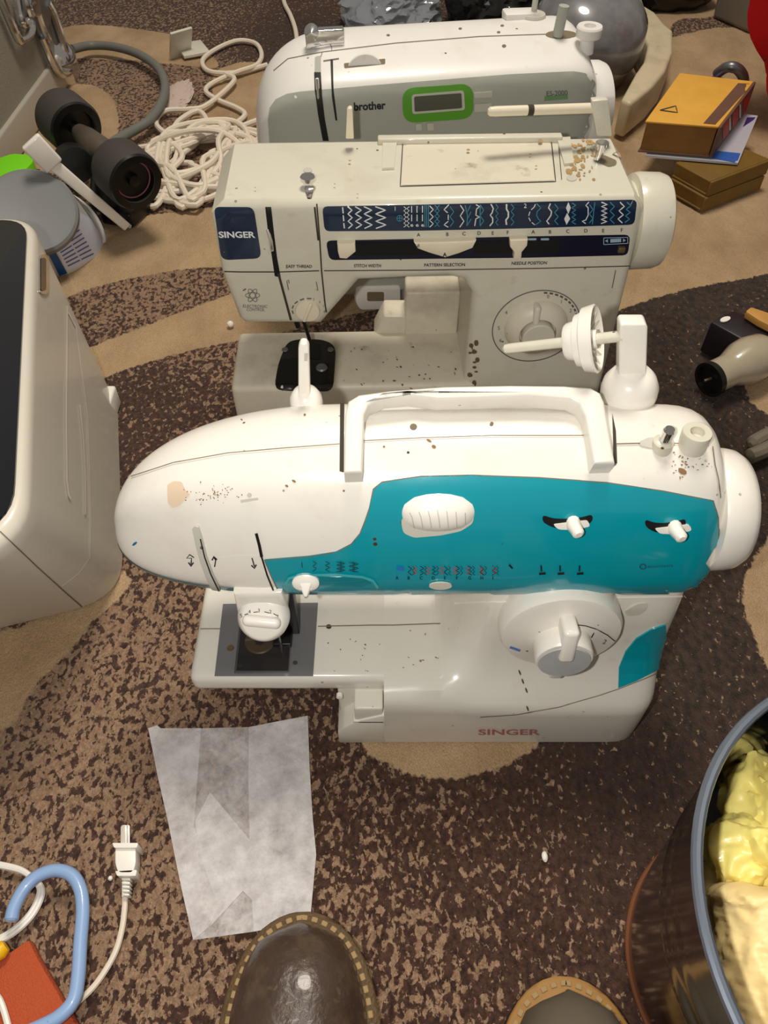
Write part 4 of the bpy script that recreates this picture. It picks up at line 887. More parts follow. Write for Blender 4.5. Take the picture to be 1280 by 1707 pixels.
bm = nb(); ribbon(bm, [(110, 510), (109, 600), (108, 700), (109, 800), (112, 826), (116, 832)], 3, 'ap', .0012); obj('side_rib', bm, WHC, AP)
bm = nb(); ribbon(bm, [(131, 675), (137, 740), (140, 800), (140, 858)], 2.4, 'ap', .0012); obj('side_rib', bm, WHC, AP)
bm = nb(); ribbon(bm, [(110, 516), (125, 545), (145, 700), (150, 870), (148, 930), (130, 955), (102, 976)], 1.6, 'ap', .0008); obj('side_rib', bm, WHC, AP)
bm = nb(); box(bm, onz(184, 672, .014), (.012, .03, .026), .003); obj('foot_cover', bm, WHC, AP)
# silver case, top left
CP = Vector((-.575, 1.30, 0)); CT = thing('equipment_case', 'silver case with chrome corner and latch at the top left', 'case', CP)
a_, b_ = onz(-60, 395, 0), onz(118, 130, 0); cd_ = (b_ - a_).normalized(); cn = Vector((cd_.y, -cd_.x, 0)); c0 = b_
def CW(u, o, z): return c0 - cd_ * u + cn * o + Vector((0, 0, z))
bm = nb(); prism(bm, [CW(0, 0, .012), CW(.75, 0, .012), CW(.75, 0, .50), CW(0, 0, .50)], -cn * .3, .004); obj('shell', bm, mat('ribbed_silver_panel', (158, 154, 140), .45, metal=0, bump=.8, bscale=700), CT, tree='case')
bm = nb(); prism(bm, [CW(-.004, .006, .0), CW(.75, .006, .0), CW(.75, .006, .052), CW(-.004, .006, .052)], -cn * .31, .004); obj('edge_rail', bm, mat('satin_aluminium', (186, 180, 166), .4, metal=.2), CT)
bm = nb(); prism(bm, [CW(-.005, .006, .05), CW(.028, .006, .05), CW(.028, .006, .5), CW(-.005, .006, .5)], -cn * .05, .006); obj('corner_rail', bm, STL, CT)
bm = nb(); lathe(bm, [(0, -.02), (.03, -.02), (.036, 0), (.033, .03), (.02, .05), (0, .055)], CW(.01, -.012, .018), (0, 0, 1), 24); obj('corner_cap', bm, CHR, CT)
PCN = CW(0, .012, 0)
for pts in ([(70, 62), (92, 112), (104, 124), (115, 118), (112, 96), (92, 30), (80, 5)], [(0, -5), (28, 60), (36, 66), (50, 56), (52, 38), (44, 10), (40, -6)], [(28, -8), (33, 24), (38, 40), (46, 36)], [(52, -10), (62, 20), (76, 60), (80, 66)]):
    bm = nb(); tube(bm, cat_spline([onpl(x, y, PCN, cn) for x, y in pts], 5), .0065, 10); obj('latch_bow', bm, CHR, CT)
bm = nb(); lathe(bm, [(0, 0), (.018, 0), (.017, .008), (0, .01)], onpl(52, 8, PCN, cn), cn, 20); obj('latch_rivet', bm, CHR, CT)
bm = nb(); prism(bm, [onpl(x, y, PCN, cn) for x, y in ((48, -10), (84, -10), (86, 40), (70, 62), (56, 30))], -cn * .008, .002); obj('latch_plate', bm, STL, CT)
# black wheels on an axle
WT = thing('wheel_truck', 'two black rubber wheels on a metal axle, left of the tangled white cord', 'wheels', (-.37, 1.02, 0))
W1, W2 = ony(129, 217, 1.077), ony(228, 305, .955); ax = (W2 - W1).normalized()
RUB = mat('grey_black_rubber', (62, 58, 54), .75); 
for c in (W1, W2):
    bm = nb(); lathe(bm, [(0, -.058), (.026, -.058), (.035, -.052), (.0375, -.046), (.0375, -.006), (.034, 0), (.026, .001), (.024, -.010), (0, -.012)], c, ax, 48); o = obj('wheel', bm, RUB, WT, 40)
    bm = nb(); lathe(bm, [(.0372, -.007), (.0345, .0008), (.0262, .0016), (.024, -.009), (.0, -.0105)], c, ax, 48, cap=False); q = obj('wheel_face', bm, BLKP, o)
    bm = nb(); lathe(bm, [(0, -.010), (.008, -.010), (.0075, -.004), (0, -.003)], c, ax, 20); obj('hub', bm, BLKP, o)
bm = nb(); lathe(bm, [(.0225, -.009), (.024, -.0085)], W2, ax, 40, cap=False); q = obj('bearing_ring', bm, mat('pink_plastic', (150, 90, 100), .4), WT)
bm = nb(); tube(bm, [W1 - ax * .02, W2 - ax * .04], .006, 12); obj('axle', bm, STL, WT)
mid = W1.lerp(W2, .42); bm = nb(); tube(bm, [W1 + ax * .006, W1 + ax * .03, mid, W2 - ax * .06], [.011, .016, .019, .014], 14); obj('hanger', bm, mat('worn_metal', (110, 100, 88), .5, metal=.6, var=.5), WT)
bm = nb(); prism(bm, [Vector((mid.x - .05 + dx, mid.y - .03 + dy, .001)) for dx, dy in ((.03, .01), (.075, -.002), (.095, .055), (.03, .07))], (0, 0, .022), .004); obj('base_plate', bm, BLKP, WT)
bm = nb(); tube(bm, [Vector((mid.x - .012, mid.y + .0, .02)), mid], [.024, .014], 14); obj('kingpin', bm, BLKP, WT)
bm = nb(); lathe(bm, [(0, 0), (.022, 0), (.024, .008), (.022, .03), (0, .032)], ony(118, 268, 1.0), (.5, -.8, .2), 24); obj('bushing', bm, BLKP, WT)
# green object
bm = nb(); P = quad_round([(-40, 330), (-20, 270), (20, 256), (50, 258), (57, 268), (40, 285), (0, 305), (-20, 330)], 8); slab(bm, P, .07, .03, .006, 3); obj('green_cushion', bm, mat('neon_green', (120, 214, 20), .5), None, label='neon green plastic piece under the silver case', cat='toy', origin=onz(10, 290))
bm = nb(); slab(bm, [(-60, 350), (-30, 290), (30, 275), (62, 285), (30, 320), (-20, 345)], .038, .037, .004); obj('dark_tray', bm, BLKP, None, label='black tray below the neon green piece', cat='tray', origin=onz(10, 300))
# white bar
bm = nb(); A = ony(48, 232, .95); M_ = ony(90, 275, .955); E = ony(210, 377, .985)
def bar(bm, a, b_, w0, w1, th):
    d = (b_ - a).normalized(); s = d.cross(Vector((0, -.7, .7))).normalized(); n_ = s.cross(d).normalized()
    prism(bm, [a + s * w0, a - s * w0, b_ - s * w1, b_ + s * w1], n_ * th, th * .3)
bar(bm, A, M_, .014, .013, .010); bar(bm, M_ - (E - M_) * .05, E, .008, .006, .008); obj('plastic_bar', bm, WHC, None, label='white plastic arm leaning between the wheels and the grey tub', cat='arm', origin=(E.x, E.y, 0))
# tub
TB = thing('plastic_tub', 'grey and white tub with blue label beside the appliance', 'tub', (-.455, .94, 0))
c1, c2 = Vector((-.462, .955, .002)), Vector((-.441, .905, .080)); ax = (c2 - c1).normalized(); H = (c2 - c1).length
bm = nb(); lathe(bm, [(0, 0), (.078, 0), (.080, .003), (.079, .008), (.0755, .010), (.0555, H - .012), (.0550, H - .006), (0, H - .006)], c1, ax, 56); obj('tub_wall', bm, mat('frosted_white', (214, 214, 210), .35, coat=.3), TB, 40, tree='tub')
bm = nb(); lathe(bm, [(.0560, H - .010), (.0565, H - .008), (.0560, H - .002), (.053, H + .001), (.049, H), (0, H - .001)], c1, ax, 56, cap=False); obj('tub_bottom', bm, mat('grey_plastic', (128, 130, 130), .45), TB, 40, label='grey round end')
bm = nb(); patch(bm, [(68, 398), (80, 398), (112, 455), (99, 460)], 'tub', .0005, 6, 0); obj('label_stripe', bm, mat('label_blue', (20, 90, 170), .4), TB)
bm = nb(); patch(bm, [(80, 396), (130, 352), (152, 366), (170, 396), (166, 425), (112, 452)], 'tub', .0005, 6, 0); obj('label', bm, mat('label_white', (206, 212, 228), .4), TB, tree='lab')
bm = nb()
for k in range(9):
    a_ = Vector((86, 400)).lerp(Vector((110, 444)), k / 8); b2 = Vector((128, 366)).lerp(Vector((160, 420)), k / 8); ribbon(bm, [a_.lerp(b2, .05), a_.lerp(b2, .45)], 2.2, 'tub', .0009); ribbon(bm, [a_.lerp(b2, .5), a_.lerp(b2, .9)], 2.2, 'tub', .0009)
obj('label_text', bm, mat('label_ink', (80, 96, 160), .5), TB, kind='stuff')
# grey hose
P = [onz(120, 82, .03), onz(150, 76, .02), onz(190, 78, .02), onz(230, 90, .02), onz(262, 112, .02), onz(275, 140, .02), onz(270, 170, .02), onz(250, 200, .02), onz(215, 222, .02), onz(185, 240, .03), onz(165, 262, .03)]
bm = nb(); tube(bm, cat_spline(P, 6), .0075, 12); obj('grey_hose', bm, mat('grey_rubber', (112, 112, 106), .5), None, label='grey hose curving from the silver case to the wheels', cat='hose', origin=onz(240, 150))
bm = nb(); crumple(bm, onz(295, 160, .0), (.022, .05, .006), .5, seed=3, sub=4, flat=0.0); obj('lint_patch', bm, mat('pale_lint', (196, 178, 166), .95, bump=1), None, label='pale fluffy lint on the carpet inside the hose curve', cat='lint', kind='stuff', origin=onz(295, 160))
# white clip
CL = thing('folded_clip', 'folded cream plastic clip lying on the carpet behind the cord', 'clip', onz(318, 75))
bm = nb(); box(bm, onz(301, 74, .022), (.045, .005, .06), .001, Matrix.Rotation(R(40), 3, 'Z') @ Matrix.Rotation(R(25), 3, 'X')); obj('clip_leaf', bm, IVO, CL)
bm = nb(); box(bm, onz(321, 82, .006), (.05, .06, .006), .001, Matrix.Rotation(R(25), 3, 'Z')); obj('clip_leaf', bm, IVO, CL)
# tangled white cord
random.seed(11); P = []
c = onz(322, 280); P = [onz(445, 108, .006), onz(410, 118, .006), onz(375, 122, .006), onz(345, 117, .006), onz(338, 100, .006), onz(360, 82, .006), onz(395, 68, .007), onz(425, 72, .006), onz(436, 90, .006), onz(428, 108, .009), onz(395, 120, .010), onz(355, 138, .006), onz(343, 152, .006), onz(362, 166, .006), onz(395, 180, .006), onz(408, 192, .006), onz(385, 210, .008), onz(350, 222, .01)]
ang = 0.5
for k in range(120):
    ang += random.uniform(.55, 1.15); rr_ = random.uniform(.25, 1.0); P.append(Vector((c.x + .098 * rr_ * math.cos(ang) + random.uniform(-.012, .012) + .01, c.y + .135 * rr_ * math.sin(ang), .006 + .034 * (1 - rr_) * (k / 120) + .010 * random.random())))
P += [onz(270, 330, .01), onz(245, 345, .006), onz(230, 362, .006), onz(214, 376, .006)]
bm = nb(); tube(bm, cat_spline(P, 6), .0043, 8); CORD = mat('cream_cord', (226, 214, 196), .5)
obj('white_cord', bm, CORD, None, label='tangled heap of white cord on the carpet left of the machines', cat='cord', origin=c)
bm = nb(); P = [onz(375, 122, .012), onz(390, 135, .01), onz(345, 175, .010), onz(315, 182, .010), onz(275, 185, .01), onz(260, 205, .012), onz(280, 222, .012), onz(300, 200, .014), onz(330, 185, .012), onz(345, 205, .012), onz(330, 235, .014), onz(300, 260, .02)]
tube(bm, cat_spline(P, 6), .0043, 8); obj('white_cord', bm, CORD, None, label='looser white cord looping over the top of the tangled heap', cat='cord', origin=onz(330, 190))
bm = nb(); P = [onz(470, 240, .02), onz(440, 222, .012), onz(400, 215, .008), onz(360, 228, .012), onz(430, 200, .008), onz(470, 190, .01)]; tube(bm, cat_spline(P, 6), .0043, 8); obj('white_cord', bm, CORD, None, label='white cord running from the heap toward the rear sewing machine', cat='cord', origin=onz(420, 220))
bm = nb(); P = [onz(470, -20, .006), onz(474, 5, .006), onz(484, 25, .006), onz(492, 48, .006), onz(495, 70, .006), onz(496, 95, .01)]; tube(bm, cat_spline(P, 6), .0045, 8); obj('white_cord', bm, CORD, None, label='thin white cord coming down behind the rear sewing machine', cat='cord', origin=onz(484, 25))
# clear plastic bag behind
CLR = mat('crumpled_clear_plastic', (150, 156, 164), .12, coat=1, alpha=.7)
bm = nb(); crumple(bm, onz(655, 12, .03), (.085, .10, .04), .45, seed=5, sub=5, flat=.0); obj('plastic_bag', bm, CLR, None, 30, label='crumpled clear plastic bag behind the rear sewing machine', cat='bag', origin=onz(650, 15))
GBK = mat('glossy_black_plastic', (10, 10, 10), .38, coat=.25)
bm = nb(); crumple(bm, onz(862, -8, .06), (.125, .12, .08), .22, seed=9, sub=5, flat=0.0); obj('plastic_bag', bm, GBK, None, 30, label='black glossy bag directly behind the spool pin of the rear machine', cat='bag', origin=onz(850, 0))
bm = nb(); crumple(bm, onz(1120, -28, .04), (.09, .05, .05), .25, seed=12, sub=4, flat=0.0); obj('black_bundle', bm, GBK, None, 30, label='black bundle at the top edge above the cream ring', cat='bundle', origin=onz(1150, -25))
HM = thing('round_hood', 'glossy grey-black dome beside the cream ring at the top', 'dome', onz(990, 75))
bm = nb(); c = onz(978, 60, .07); lathe(bm, [(.0, .085), (.035, .082), (.068, .070), (.090, .045), (.099, .01), (.095, -.03), (.07, -.06), (0, -.062)], c, (.15, -.35, 1), 56, cap=False); obj('dome_shell', bm, mat('smoky_grey_gloss', (128, 128, 130), .28, coat=1, var=.97), HM, 60)
# cream ring
bm = nb(); P = [(1050, 2), (1070, 6), (1093, 20), (1109, 40), (1122, 50), (1122, 85), (1110, 116), (1088, 143), (1052, 172), (1035, 165), (1060, 120), (1074, 100), (1080, 73), (1064, 44), (1040, 25)]
slab(bm, P, .060, .055, .006, 3); obj('cream_ring', bm, mat('soiled_cream_plastic', (206, 192, 160), .4, dirt=.5), None, 40, label='curved cream plastic ring segment left of the old books', cat='ring', origin=onz(1090, 110))
# books
YC = mat('yellow_card', (226, 170, 66), .6, var=.25); PG = mat('old_page_edges', (140, 100, 50), .8, var=.7); BRN = mat('brown_cover', (106, 76, 60), .6, var=.4)
def quadbook(name, label, C4, z0, z1, cm, pm, sm, group, t=.003):
    b_ = thing(name, label, 'book', (C4[0][0], C4[0][1], z0), 0, group); C4 = [Vector((p[0], p[1], 0)) for p in C4]; ce = sum(C4, Vector()) / 4
    bm = nb(); prism(bm, [p + Vector((0, 0, z1)) for p in C4], (0, 0, -t), .001); obj('front_cover', bm, cm, b_, tree='cov')
    bm = nb(); prism(bm, [p + Vector((0, 0, z0)) for p in C4], (0, 0, t), .001); obj('back_cover', bm, sm, b_)
    bm = nb(); prism(bm, [ce + (p - ce) * .965 + Vector((0, 0, z0 + t)) for p in C4], (0, 0, z1 - z0 - 2 * t)); obj('page_block', bm, pm, b_)
    r0, r1 = C4[1], C4[2]; d = (r1 - r0).normalized(); n_ = Vector((d.y, -d.x, 0))
    bm = nb(); prism(bm, [r0 + Vector((0, 0, z0)), r1 + Vector((0, 0, z0)), r1 + Vector((0, 0, z1)), r0 + Vector((0, 0, z1))], n_ * .004, .0012); obj('spine', bm, sm, b_, tree='spi')
    return b_
q = [onz(1110, 322, 0), onz(1165, 354, 0), onz(1262, 316, 0), onz(1200, 288, 0)]
OLV = mat('olive_brown_cover', (120, 92, 36), .55, var=.4)
quadbook('old_book', 'olive brown book at the bottom of the stack at the right', q, .002, .023, OLV, OLV, OLV, 'stacked old books')
quadbook('old_book', 'olive brown book second from the bottom of the stack', [p + Vector((.002, .003, 0)) for p in q], .0235, .045, OLV, OLV, OLV, 'stacked old books')
MG = thing('magazine', 'thin blue and white glossy magazine under the thick yellow book', 'magazine', (.46, 1.15, .046), 0, 'stacked old books')
q = [onz(1075, 262, .047), onz(1229, 275, .047), onz(1262, 196, .047), onz(1120, 180, .047)]
bm = nb(); prism(bm, q, (0, 0, .003)); obj('cover', bm, mat('magazine_white', (190, 196, 206), .2, coat=1), MG, tree='mag')
bm = nb(); patch(bm, [(1185, 264), (1228, 272), (1234, 256), (1195, 252)], 'mag', .0005, 6, 0); obj('blue_print', bm, mat('magazine_blue', (20, 104, 190), .2, coat=1), MG)
bm = nb(); patch(bm, [(1238, 212), (1256, 200), (1259, 196), (1245, 196)], 'mag', .0005, 6, 0); obj('navy_print', bm, mat('magazine_navy', (20, 50, 120), .2, coat=1), MG)
BK = quadbook('thick_book', 'thick yellow-topped book with red spine, topmost of the stack', [(.366, 1.113), (.464, 1.096), (.556, 1.242), (.452, 1.272)], .0515, .096, YC, PG, BRN, 'stacked old books')
bm = nb(); patch(bm, [(1172, 206), (1192, 208), (1254, 140), (1230, 139)], 'cov', .0004, 6, 0); obj('cover_border', bm, BRN, BK)
bm = nb(); ribbon(bm, [(1100, 184), (1126, 177), (1129, 188)], 1.6, 'cov', .0006, closed=True); obj('triangle_mark', bm, SEAMD, BK)
yt = lambda x: 212 - (x - 1198) * 1.2
for x0, x1 in ((1204, 1214), (1220, 1230), (1238, 1247)):
    bm = nb(); patch(bm, [(x0, yt(x0) + 4), (x1, yt(x1) + 4), (x1, yt(x1) + 40), (x0, yt(x0) + 40)], 'spi', .0006, 6, 0); obj('red_band', bm, mat('red_spine', (168, 32, 24), .5), BK)
for x0 in (1216, 1233):
    bm = nb(); ribbon(bm, [(x0, yt(x0) + 4), (x0, yt(x0) + 38)], 2.5, 'spi', .0006); obj('white_band', bm, GRD, BK)
bm = nb(); slab(bm, [(1128, 133), (1140, 128), (1196, 124), (1230, 134), (1216, 148), (1150, 144)], .055, .05, .006); obj('foil_packet', bm, mat('violet_foil', (74, 68, 120), .25, coat=.6, specks=300, metal=.3), None, label='violet and blue shiny packet behind the thick yellow book', cat='packet', origin=onz(1180, 140))
bm = nb(); tube(bm, cat_spline([onz(1196, 122, .07), onz(1212, 112, .09), onz(1228, 114, .09), onz(1238, 126, .075), onz(1240, 136, .06)], 5), [.008] * 21, 12); obj('bent_metal_tube', bm, STL, None, label='bent shiny metal handle behind the stack of books', cat='handle', origin=onz(1220, 130))
# grey bin and red cloth at the upper right
bm = nb(); a_, b_ = onz(1186, 30), onz(1275, 68); d = (b_ - a_); n_ = Vector((-d.y, d.x, 0)).normalized()
prism(bm, [a_, b_, b_ + Vector((0.03, 0, .35)), a_ + Vector((-.03, 0, .35))], n_ * .25, .008); obj('grey_bin', bm, mat('grey_bin_plastic', (120, 112, 100), .6), None, label='grey storage bin at the top right behind the red cloth', cat='bin', origin=onz(1225, 45))
bm = nb(); rings = []
for k in range(16):
    z = .002 + .26 * k / 15; ring = []
    for j in range(28):
        a = 2 * math.pi * j / 28; r_ = .11 + .012 * math.sin(j * 1.7 + k * .4) + .01 * math.sin(j * 3.1 - k * .5) - .05 * (1 - k / 15) ** 2; DD = 1.33 * .629 + (.6 - z) * .777; cx = .475 * DD + .11; ring.append(Vector((cx + r_ * math.cos(a), 1.33 + r_ * .8 * math.sin(a), z)))
    rings.append(ring)
loft(bm, rings); obj('red_cloth', bm, mat('red_cloth', (214, 10, 22), .7, sss=0), None, 60, label='bright red cloth hanging at the right edge by the books', cat='cloth', origin=(.74, 1.33, 0))
# right middle: black box, brown strip, lamp tube, grey prongs
BX = thing('black_box', 'black box at the right edge behind the frosted tube', 'box', onz(1240, 570))
bm = nb(); slab(bm, [(1184, 536), (1222, 516), (1310, 552), (1272, 584)], .045, .043, .003); obj('box_body', bm, mat('black_violet_plastic', (34, 28, 32), .4), BX, tree='bbx')
bm = nb(); patch(bm, ell(1208, 534, 9, 4, 12, -15), 'bbx', .002, 4); obj('cap', bm, WHC, BX)
bm = nb(); ribbon(bm, [(1232, 524), (1258, 537)], 7, 'bbx', .001); obj('grey_stripe', bm, mat('dull_grey', (110, 106, 112), .4), BX)
bm = nb(); slab(bm, quad_round([(1243, 519), (1252, 512), (1300, 528), (1310, 556), (1266, 534)], 3), .056, .008, .002); obj('wooden_strip', bm, mat('honey_wood', (196, 146, 74), .5, var=.4), None, label='honey coloured wooden strip on the black box at the right edge', cat='strip', origin=onz(1270, 530))
TL = thing('frosted_tube', 'frosted bulb-shaped tube with dark open end, lying at the right edge', 'tube', onz(1215, 630))
F0, F1 = onz(1184, 632, .024), onz(1262, 594, .028); ax = (F1 - F0).normalized(); Ln = (F1 - F0).length
bm = nb(); lathe(bm, [(.017, 0), (.0185, .001), (.0185, .025), (.020, .030), (.0255, .045), (.027, .058), (.0245, .075), (.016, .088), (0, .092)], F0, ax, 40, cap=False); obj('tube_shell', bm, mat('frosted_shell', (178, 166, 142), .25, coat=.8, var=.3), TL, 40)
bm = nb(); lathe(bm, [(.0195, .004), (.0200, -.003), (.0165, -.003), (.0155, .003), (0, .006)], F0, ax, 40, cap=False); obj('dark_collar', bm, BLKP, TL)
bm = nb(); tube(bm, [F0 + ax * .001 + Vector((0, 0, .001)), F0 - ax * .003 + Vector((-.004, 0, -.001))], .0016, 8); obj('contact', bm, BRASS, TL)
for k, (p, lb) in enumerate((([(1250, 742), (1270, 730), (1300, 716)], 'upper grey rubber prong at the right edge'), ([(1246, 762), (1265, 755), (1300, 738)], 'lower grey rubber prong at the right edge'))):
    bm = nb(); tube(bm, cat_spline([onz(x, y, .012) for x, y in p], 5), [.003] + [.008] * 10, 10); obj('grey_prong', bm, mat('grey_brown_rubber', (112, 104, 88), .6), None, label=lb, cat='prong', group='grey prongs', origin=onz(1260, 750))
# paper sheet
PT = thing('paper_sheet', 'creased translucent white interfacing sheet lying on the carpet before the machines', 'paper', onz(390, 1380))
def papermat(nm, al):
    m = mat(nm, (228, 224, 224), .8); nt = m.node_tree; b_ = nt.nodes['Principled BSDF']; g = nt.nodes.new('ShaderNodeNewGeometry'); n = nt.nodes.new('ShaderNodeTexNoise'); n.inputs['Scale'].default_value = 60; n.inputs['Detail'].default_value = 8; n.inputs['Roughness'].default_value = .75
    nt.links.new(g.outputs['Position'], n.inputs['Vector']); r = nt.nodes.new('ShaderNodeMapRange'); r.inputs[1].default_value = .3; r.inputs[2].default_value = .65; r.inputs[3].default_value = al - .30; r.inputs[4].default_value = al + .2; nt.links.new(n.outputs[0], r.inputs[0]); nt.links.new(r.outputs[0], b_.inputs['Alpha']); return m
PA, PB_ = papermat('interfacing_single', .50), papermat('interfacing_double', .58)
def sheet(nm, q, zf, m, sub=12):
    bm = nb(); O = [Vector(p) for p in densify(q, 14)]; pts = list(O); xs_ = [p.x for p in O]; ys_ = [p.y for p in O]; pl = [tuple(p) for p in O]; y = min(ys_) + 7
    while y < max(ys_):
        x = min(xs_) + 7
        while x < max(xs_):
            if inside((x, y), pl) and min((Vector((x, y)) - p).length for p in O) > 7: pts.append(Vector((x, y)))
            x += 14
        y += 14
    V, E_, F, *_ = delaunay_2d_cdt(pts, [], [list(range(len(O)))], 1, 1e-4); vs = [bm.verts.new(onz(p[0], p[1], zf(p[0], p[1]))) for p in V]
    for f in F: bm.faces.new([vs[i] for i in f])
    return obj(nm, bm, m, PT, 20)
def zf0(x, y):
    k = .004 + .0022 * abs(math.sin((x - 255) * .021)) + .002 * noise.noise(Vector((x * .012, y * .009, 0))) ; return k + (.002 if y > 1500 else 0)
PO = [(247, 1214), (262, 1209), (268, 1214), (335, 1214), (415, 1212), (460, 1203), (513, 1193), (516, 1280), (521, 1360), (527, 1425), (520, 1500), (517, 1535), (423, 1553), (322, 1567), (300, 1470), (280, 1370), (262, 1290)]
sheet('sheet_layer', PO, zf0, PA)
sheet('fold_layer', [(247, 1214), (262, 1209), (268, 1214), (335, 1214), (330, 1290), (323, 1380), (345, 1430), (380, 1480), (348, 1545), (322, 1567), (300, 1470), (280, 1370), (262, 1290)], lambda x, y: zf0(x, y) + .0006, PB_)
sheet('fold_layer', [(415, 1212), (460, 1203), (513, 1193), (516, 1280), (521, 1360), (527, 1425), (520, 1500), (517, 1535), (423, 1553), (420, 1500), (405, 1485), (350, 1545), (360, 1500), (335, 1430), (325, 1370), (350, 1320), (416, 1400), (414, 1300)], lambda x, y: zf0(x, y) + .0012, PB_)
# plug and cords
PLG = thing('power_plug', 'white two-pin plug lying on the carpet at the lower left', 'plug', onz(209, 1440))
bm = nb(); slab(bm, quad_round([(192, 1412), (226, 1412), (226, 1440), (221, 1455), (197, 1455), (192, 1440)], 6), .018, .014, .003, 3); obj('plug_body', bm, WHC, PLG)
bm = nb(); slab(bm, quad_round([(187, 1405), (230, 1405), (228, 1413), (190, 1413)], 2), .021, .019, .001); obj('plug_flange', bm, WHC, PLG)
bm = nb(); slab(bm, quad_round([(192, 1452), (228, 1450), (226, 1460), (195, 1460)], 2), .018, .013, .001); obj('plug_flange', bm, WHC, PLG)
for x in (201, 206):
    bm = nb(); slab(bm, quad_round([(x, 1376), (x + 10, 1374), (x + 10, 1408), (x, 1408)], 4), .016 if x == 201 else .0135, .0015, .0004); obj('plug_pin', bm, mat('bright_pin', (226, 218, 204), .25, metal=.3), PLG)
for k in range(5):
    y = 1463 + k * 6.5; bm = nb(); slab(bm, [(202 + k * .5, y), (217 - k * .4, y), (217 - k * .4, y + 4), (202 + k * .5, y + 4)], .014, .009, .001); obj('strain_relief_ring', bm, WHC, PLG)
bm = nb(); tube(bm, [onz(209, 1455, .009), onz(208, 1495, .008)], .0022, 10); obj('strain_relief_core', bm, WHC, PLG)
bm = nb(); P = cat_spline([onz(208, 1488, .007), onz(208, 1510, .006), onz(203, 1550, .005), (onz(190, 1592, .005)), onz(160, 1640, .006), onz(125, 1675, .012), onz(90, 1712, .012), onz(60, 1750, .012)], 8); tube(bm, P, .0021, 8); obj('plug_cord', bm, CORD, PLG)
WC = mat('white_twin_cord', (232, 228, 220), .4)
CW_ = thing('white_cord', 'white twin cord looping in at the left edge through the blue hook', 'cord', onz(30, 1500))
for k in (0, 1):
    bm = nb(); P = cat_spline([onz(x + k * 4, y + k * 3, .008) for x, y in ((-30, 1436), (0, 1441), (35, 1450), (60, 1470), (66, 1488), (52, 1520), (25, 1548), (-5, 1566), (-40, 1580))], 6); tube(bm, P, .0021, 8); obj('cord_strand', bm, WC, CW_)
bm = nb(); P = cat_spline([onz(x, y, .020) for x, y in ((-10, 1655), (0, 1668), (8, 1690), (16, 1720))], 5); tube(bm, P, .002, 8); obj('white_cord', bm, WC, None, label='short white cord lying over the orange cloth corner', cat='cord', origin=onz(5, 1690))
bm = nb(); P = cat_spline([onz(x, y, .024) for x, y in ((18, 1536), (24, 1512), (40, 1482), (62, 1461), (92, 1451), (118, 1458), (133, 1480), (138, 1515), (134, 1570), (130, 1630), (122, 1668), (98, 1695), (60, 1715), (10, 1735))], 7)
P[0:0] = []; tube(bm, P, [.0035] + [.0045] * (len(P) - 1), 14); obj('blue_hook', bm, mat('pale_blue_plastic', (142, 172, 214), .35, coat=.4, specks=150), None, label='pale blue curved plastic hook at the lower left', cat='hook', origin=onz(80, 1600))
OC = mat('orange_cloth', (188, 84, 46), .9, bump=.8, bscale=900)
bm = nb(); slab(bm, [(-60, 1620), (0, 1597), (48, 1563), (60, 1590), (95, 1650), (135, 1720), (140, 1800), (-60, 1800)], .0135, .012, .003); obj('orange_cloth', bm, OC, None, label='folded orange cloth in the lower left corner', cat='cloth', origin=onz(40, 1660))
bm = nb(); P = [onz(-12, 1592, .02), onz(2, 1583, .02), onz(10, 1576, .02)]; tube(bm, P, [.006, .006, .004], 12); obj('yellow_tip', bm, mat('yellow_plastic', (232, 178, 20), .35), None, label='small yellow plastic tip above the orange cloth', cat='tip', origin=onz(0, 1585))
# crumbs
for x, y, lb, s in ((908, 1428, 'tiny white paper crumb on the dark carpet right of the sheet', .0022), (384, 540, 'small white bead on the carpet left of the middle machine', .004), (184, 1464, 'clear bead on the carpet left of the plug', .0016)):
    bm = nb(); crumple(bm, onz(x, y, s), (s, s * 1.6 if x == 908 else s, s * .9), .15, sub=3); obj('crumb', bm, WHC, None, label=lb, cat='crumb', origin=onz(x, y))
# steel bucket
BUC = thing('metal_bucket', 'large shiny metal bucket with rolled rim at the lower right', 'bucket', (.247, .075, 0))
SS = mat('polished_steel', (120, 118, 116), .13, metal=1.0, bump=.08, bscale=40)
c0, c1 = Vector((.255, .090, 0)), Vector((.2445, .066, .25)); rings = []; inn = []
def bring(t, r): 
    c = c0.lerp(c1, t); return [c + Vector((r * math.cos(2 * math.pi * k / 96), r * math.sin(2 * math.pi * k / 96), 0)) for k in range(96)]
pr = []
for i in range(33):
    t = .012 + .985 * i / 32; r = .090 + .0255 * t
    for gt in (.62, .74): r += .0016 * math.exp(-((t - gt) / .012) ** 2)
    pr.append((t, r))
bm = nb(); loft(bm, [bring(t, r) for t, r in pr] + [bring(t, r - .0015) for t, r in pr[::-1]][:-2], cap=False); obj('bucket_wall', bm, SS, BUC, 30)
bm = nb(); loft(bm, [bring(.01, .089), bring(.03, .0895)]); obj('bucket_floor', bm, STL, BUC)
bm = nb(); tube(bm, bring(1.0, .1152), .0026, 10, closed=True); obj('rolled_rim', bm, mat('bluish_steel_rim', (134, 144, 158), .3, metal=.8, specks=200), BUC)
bm = nb(); tube(bm, bring(.012, .0905), .0022, 10, closed=True); obj('base_ring', bm, mat('rusty_ring', (120, 74, 46), .7, metal=.4), BUC)
YL = mat('pale_yellow_plastic_film', (240, 224, 130), .35, coat=.3, sss=.3, var=.15); YC2 = mat('cream_yellow_film', (240, 214, 150), .45, sss=.3, var=.1)
def film_bag(name, label, c, r, seed, m, amp=.5):
    bm = nb(); crumple(bm, c, r, amp, seed=seed, sub=5); o = obj(name, bm, m, None, 50, label=label, cat='bag', group='yellow bags in the bucket', origin=c); return o
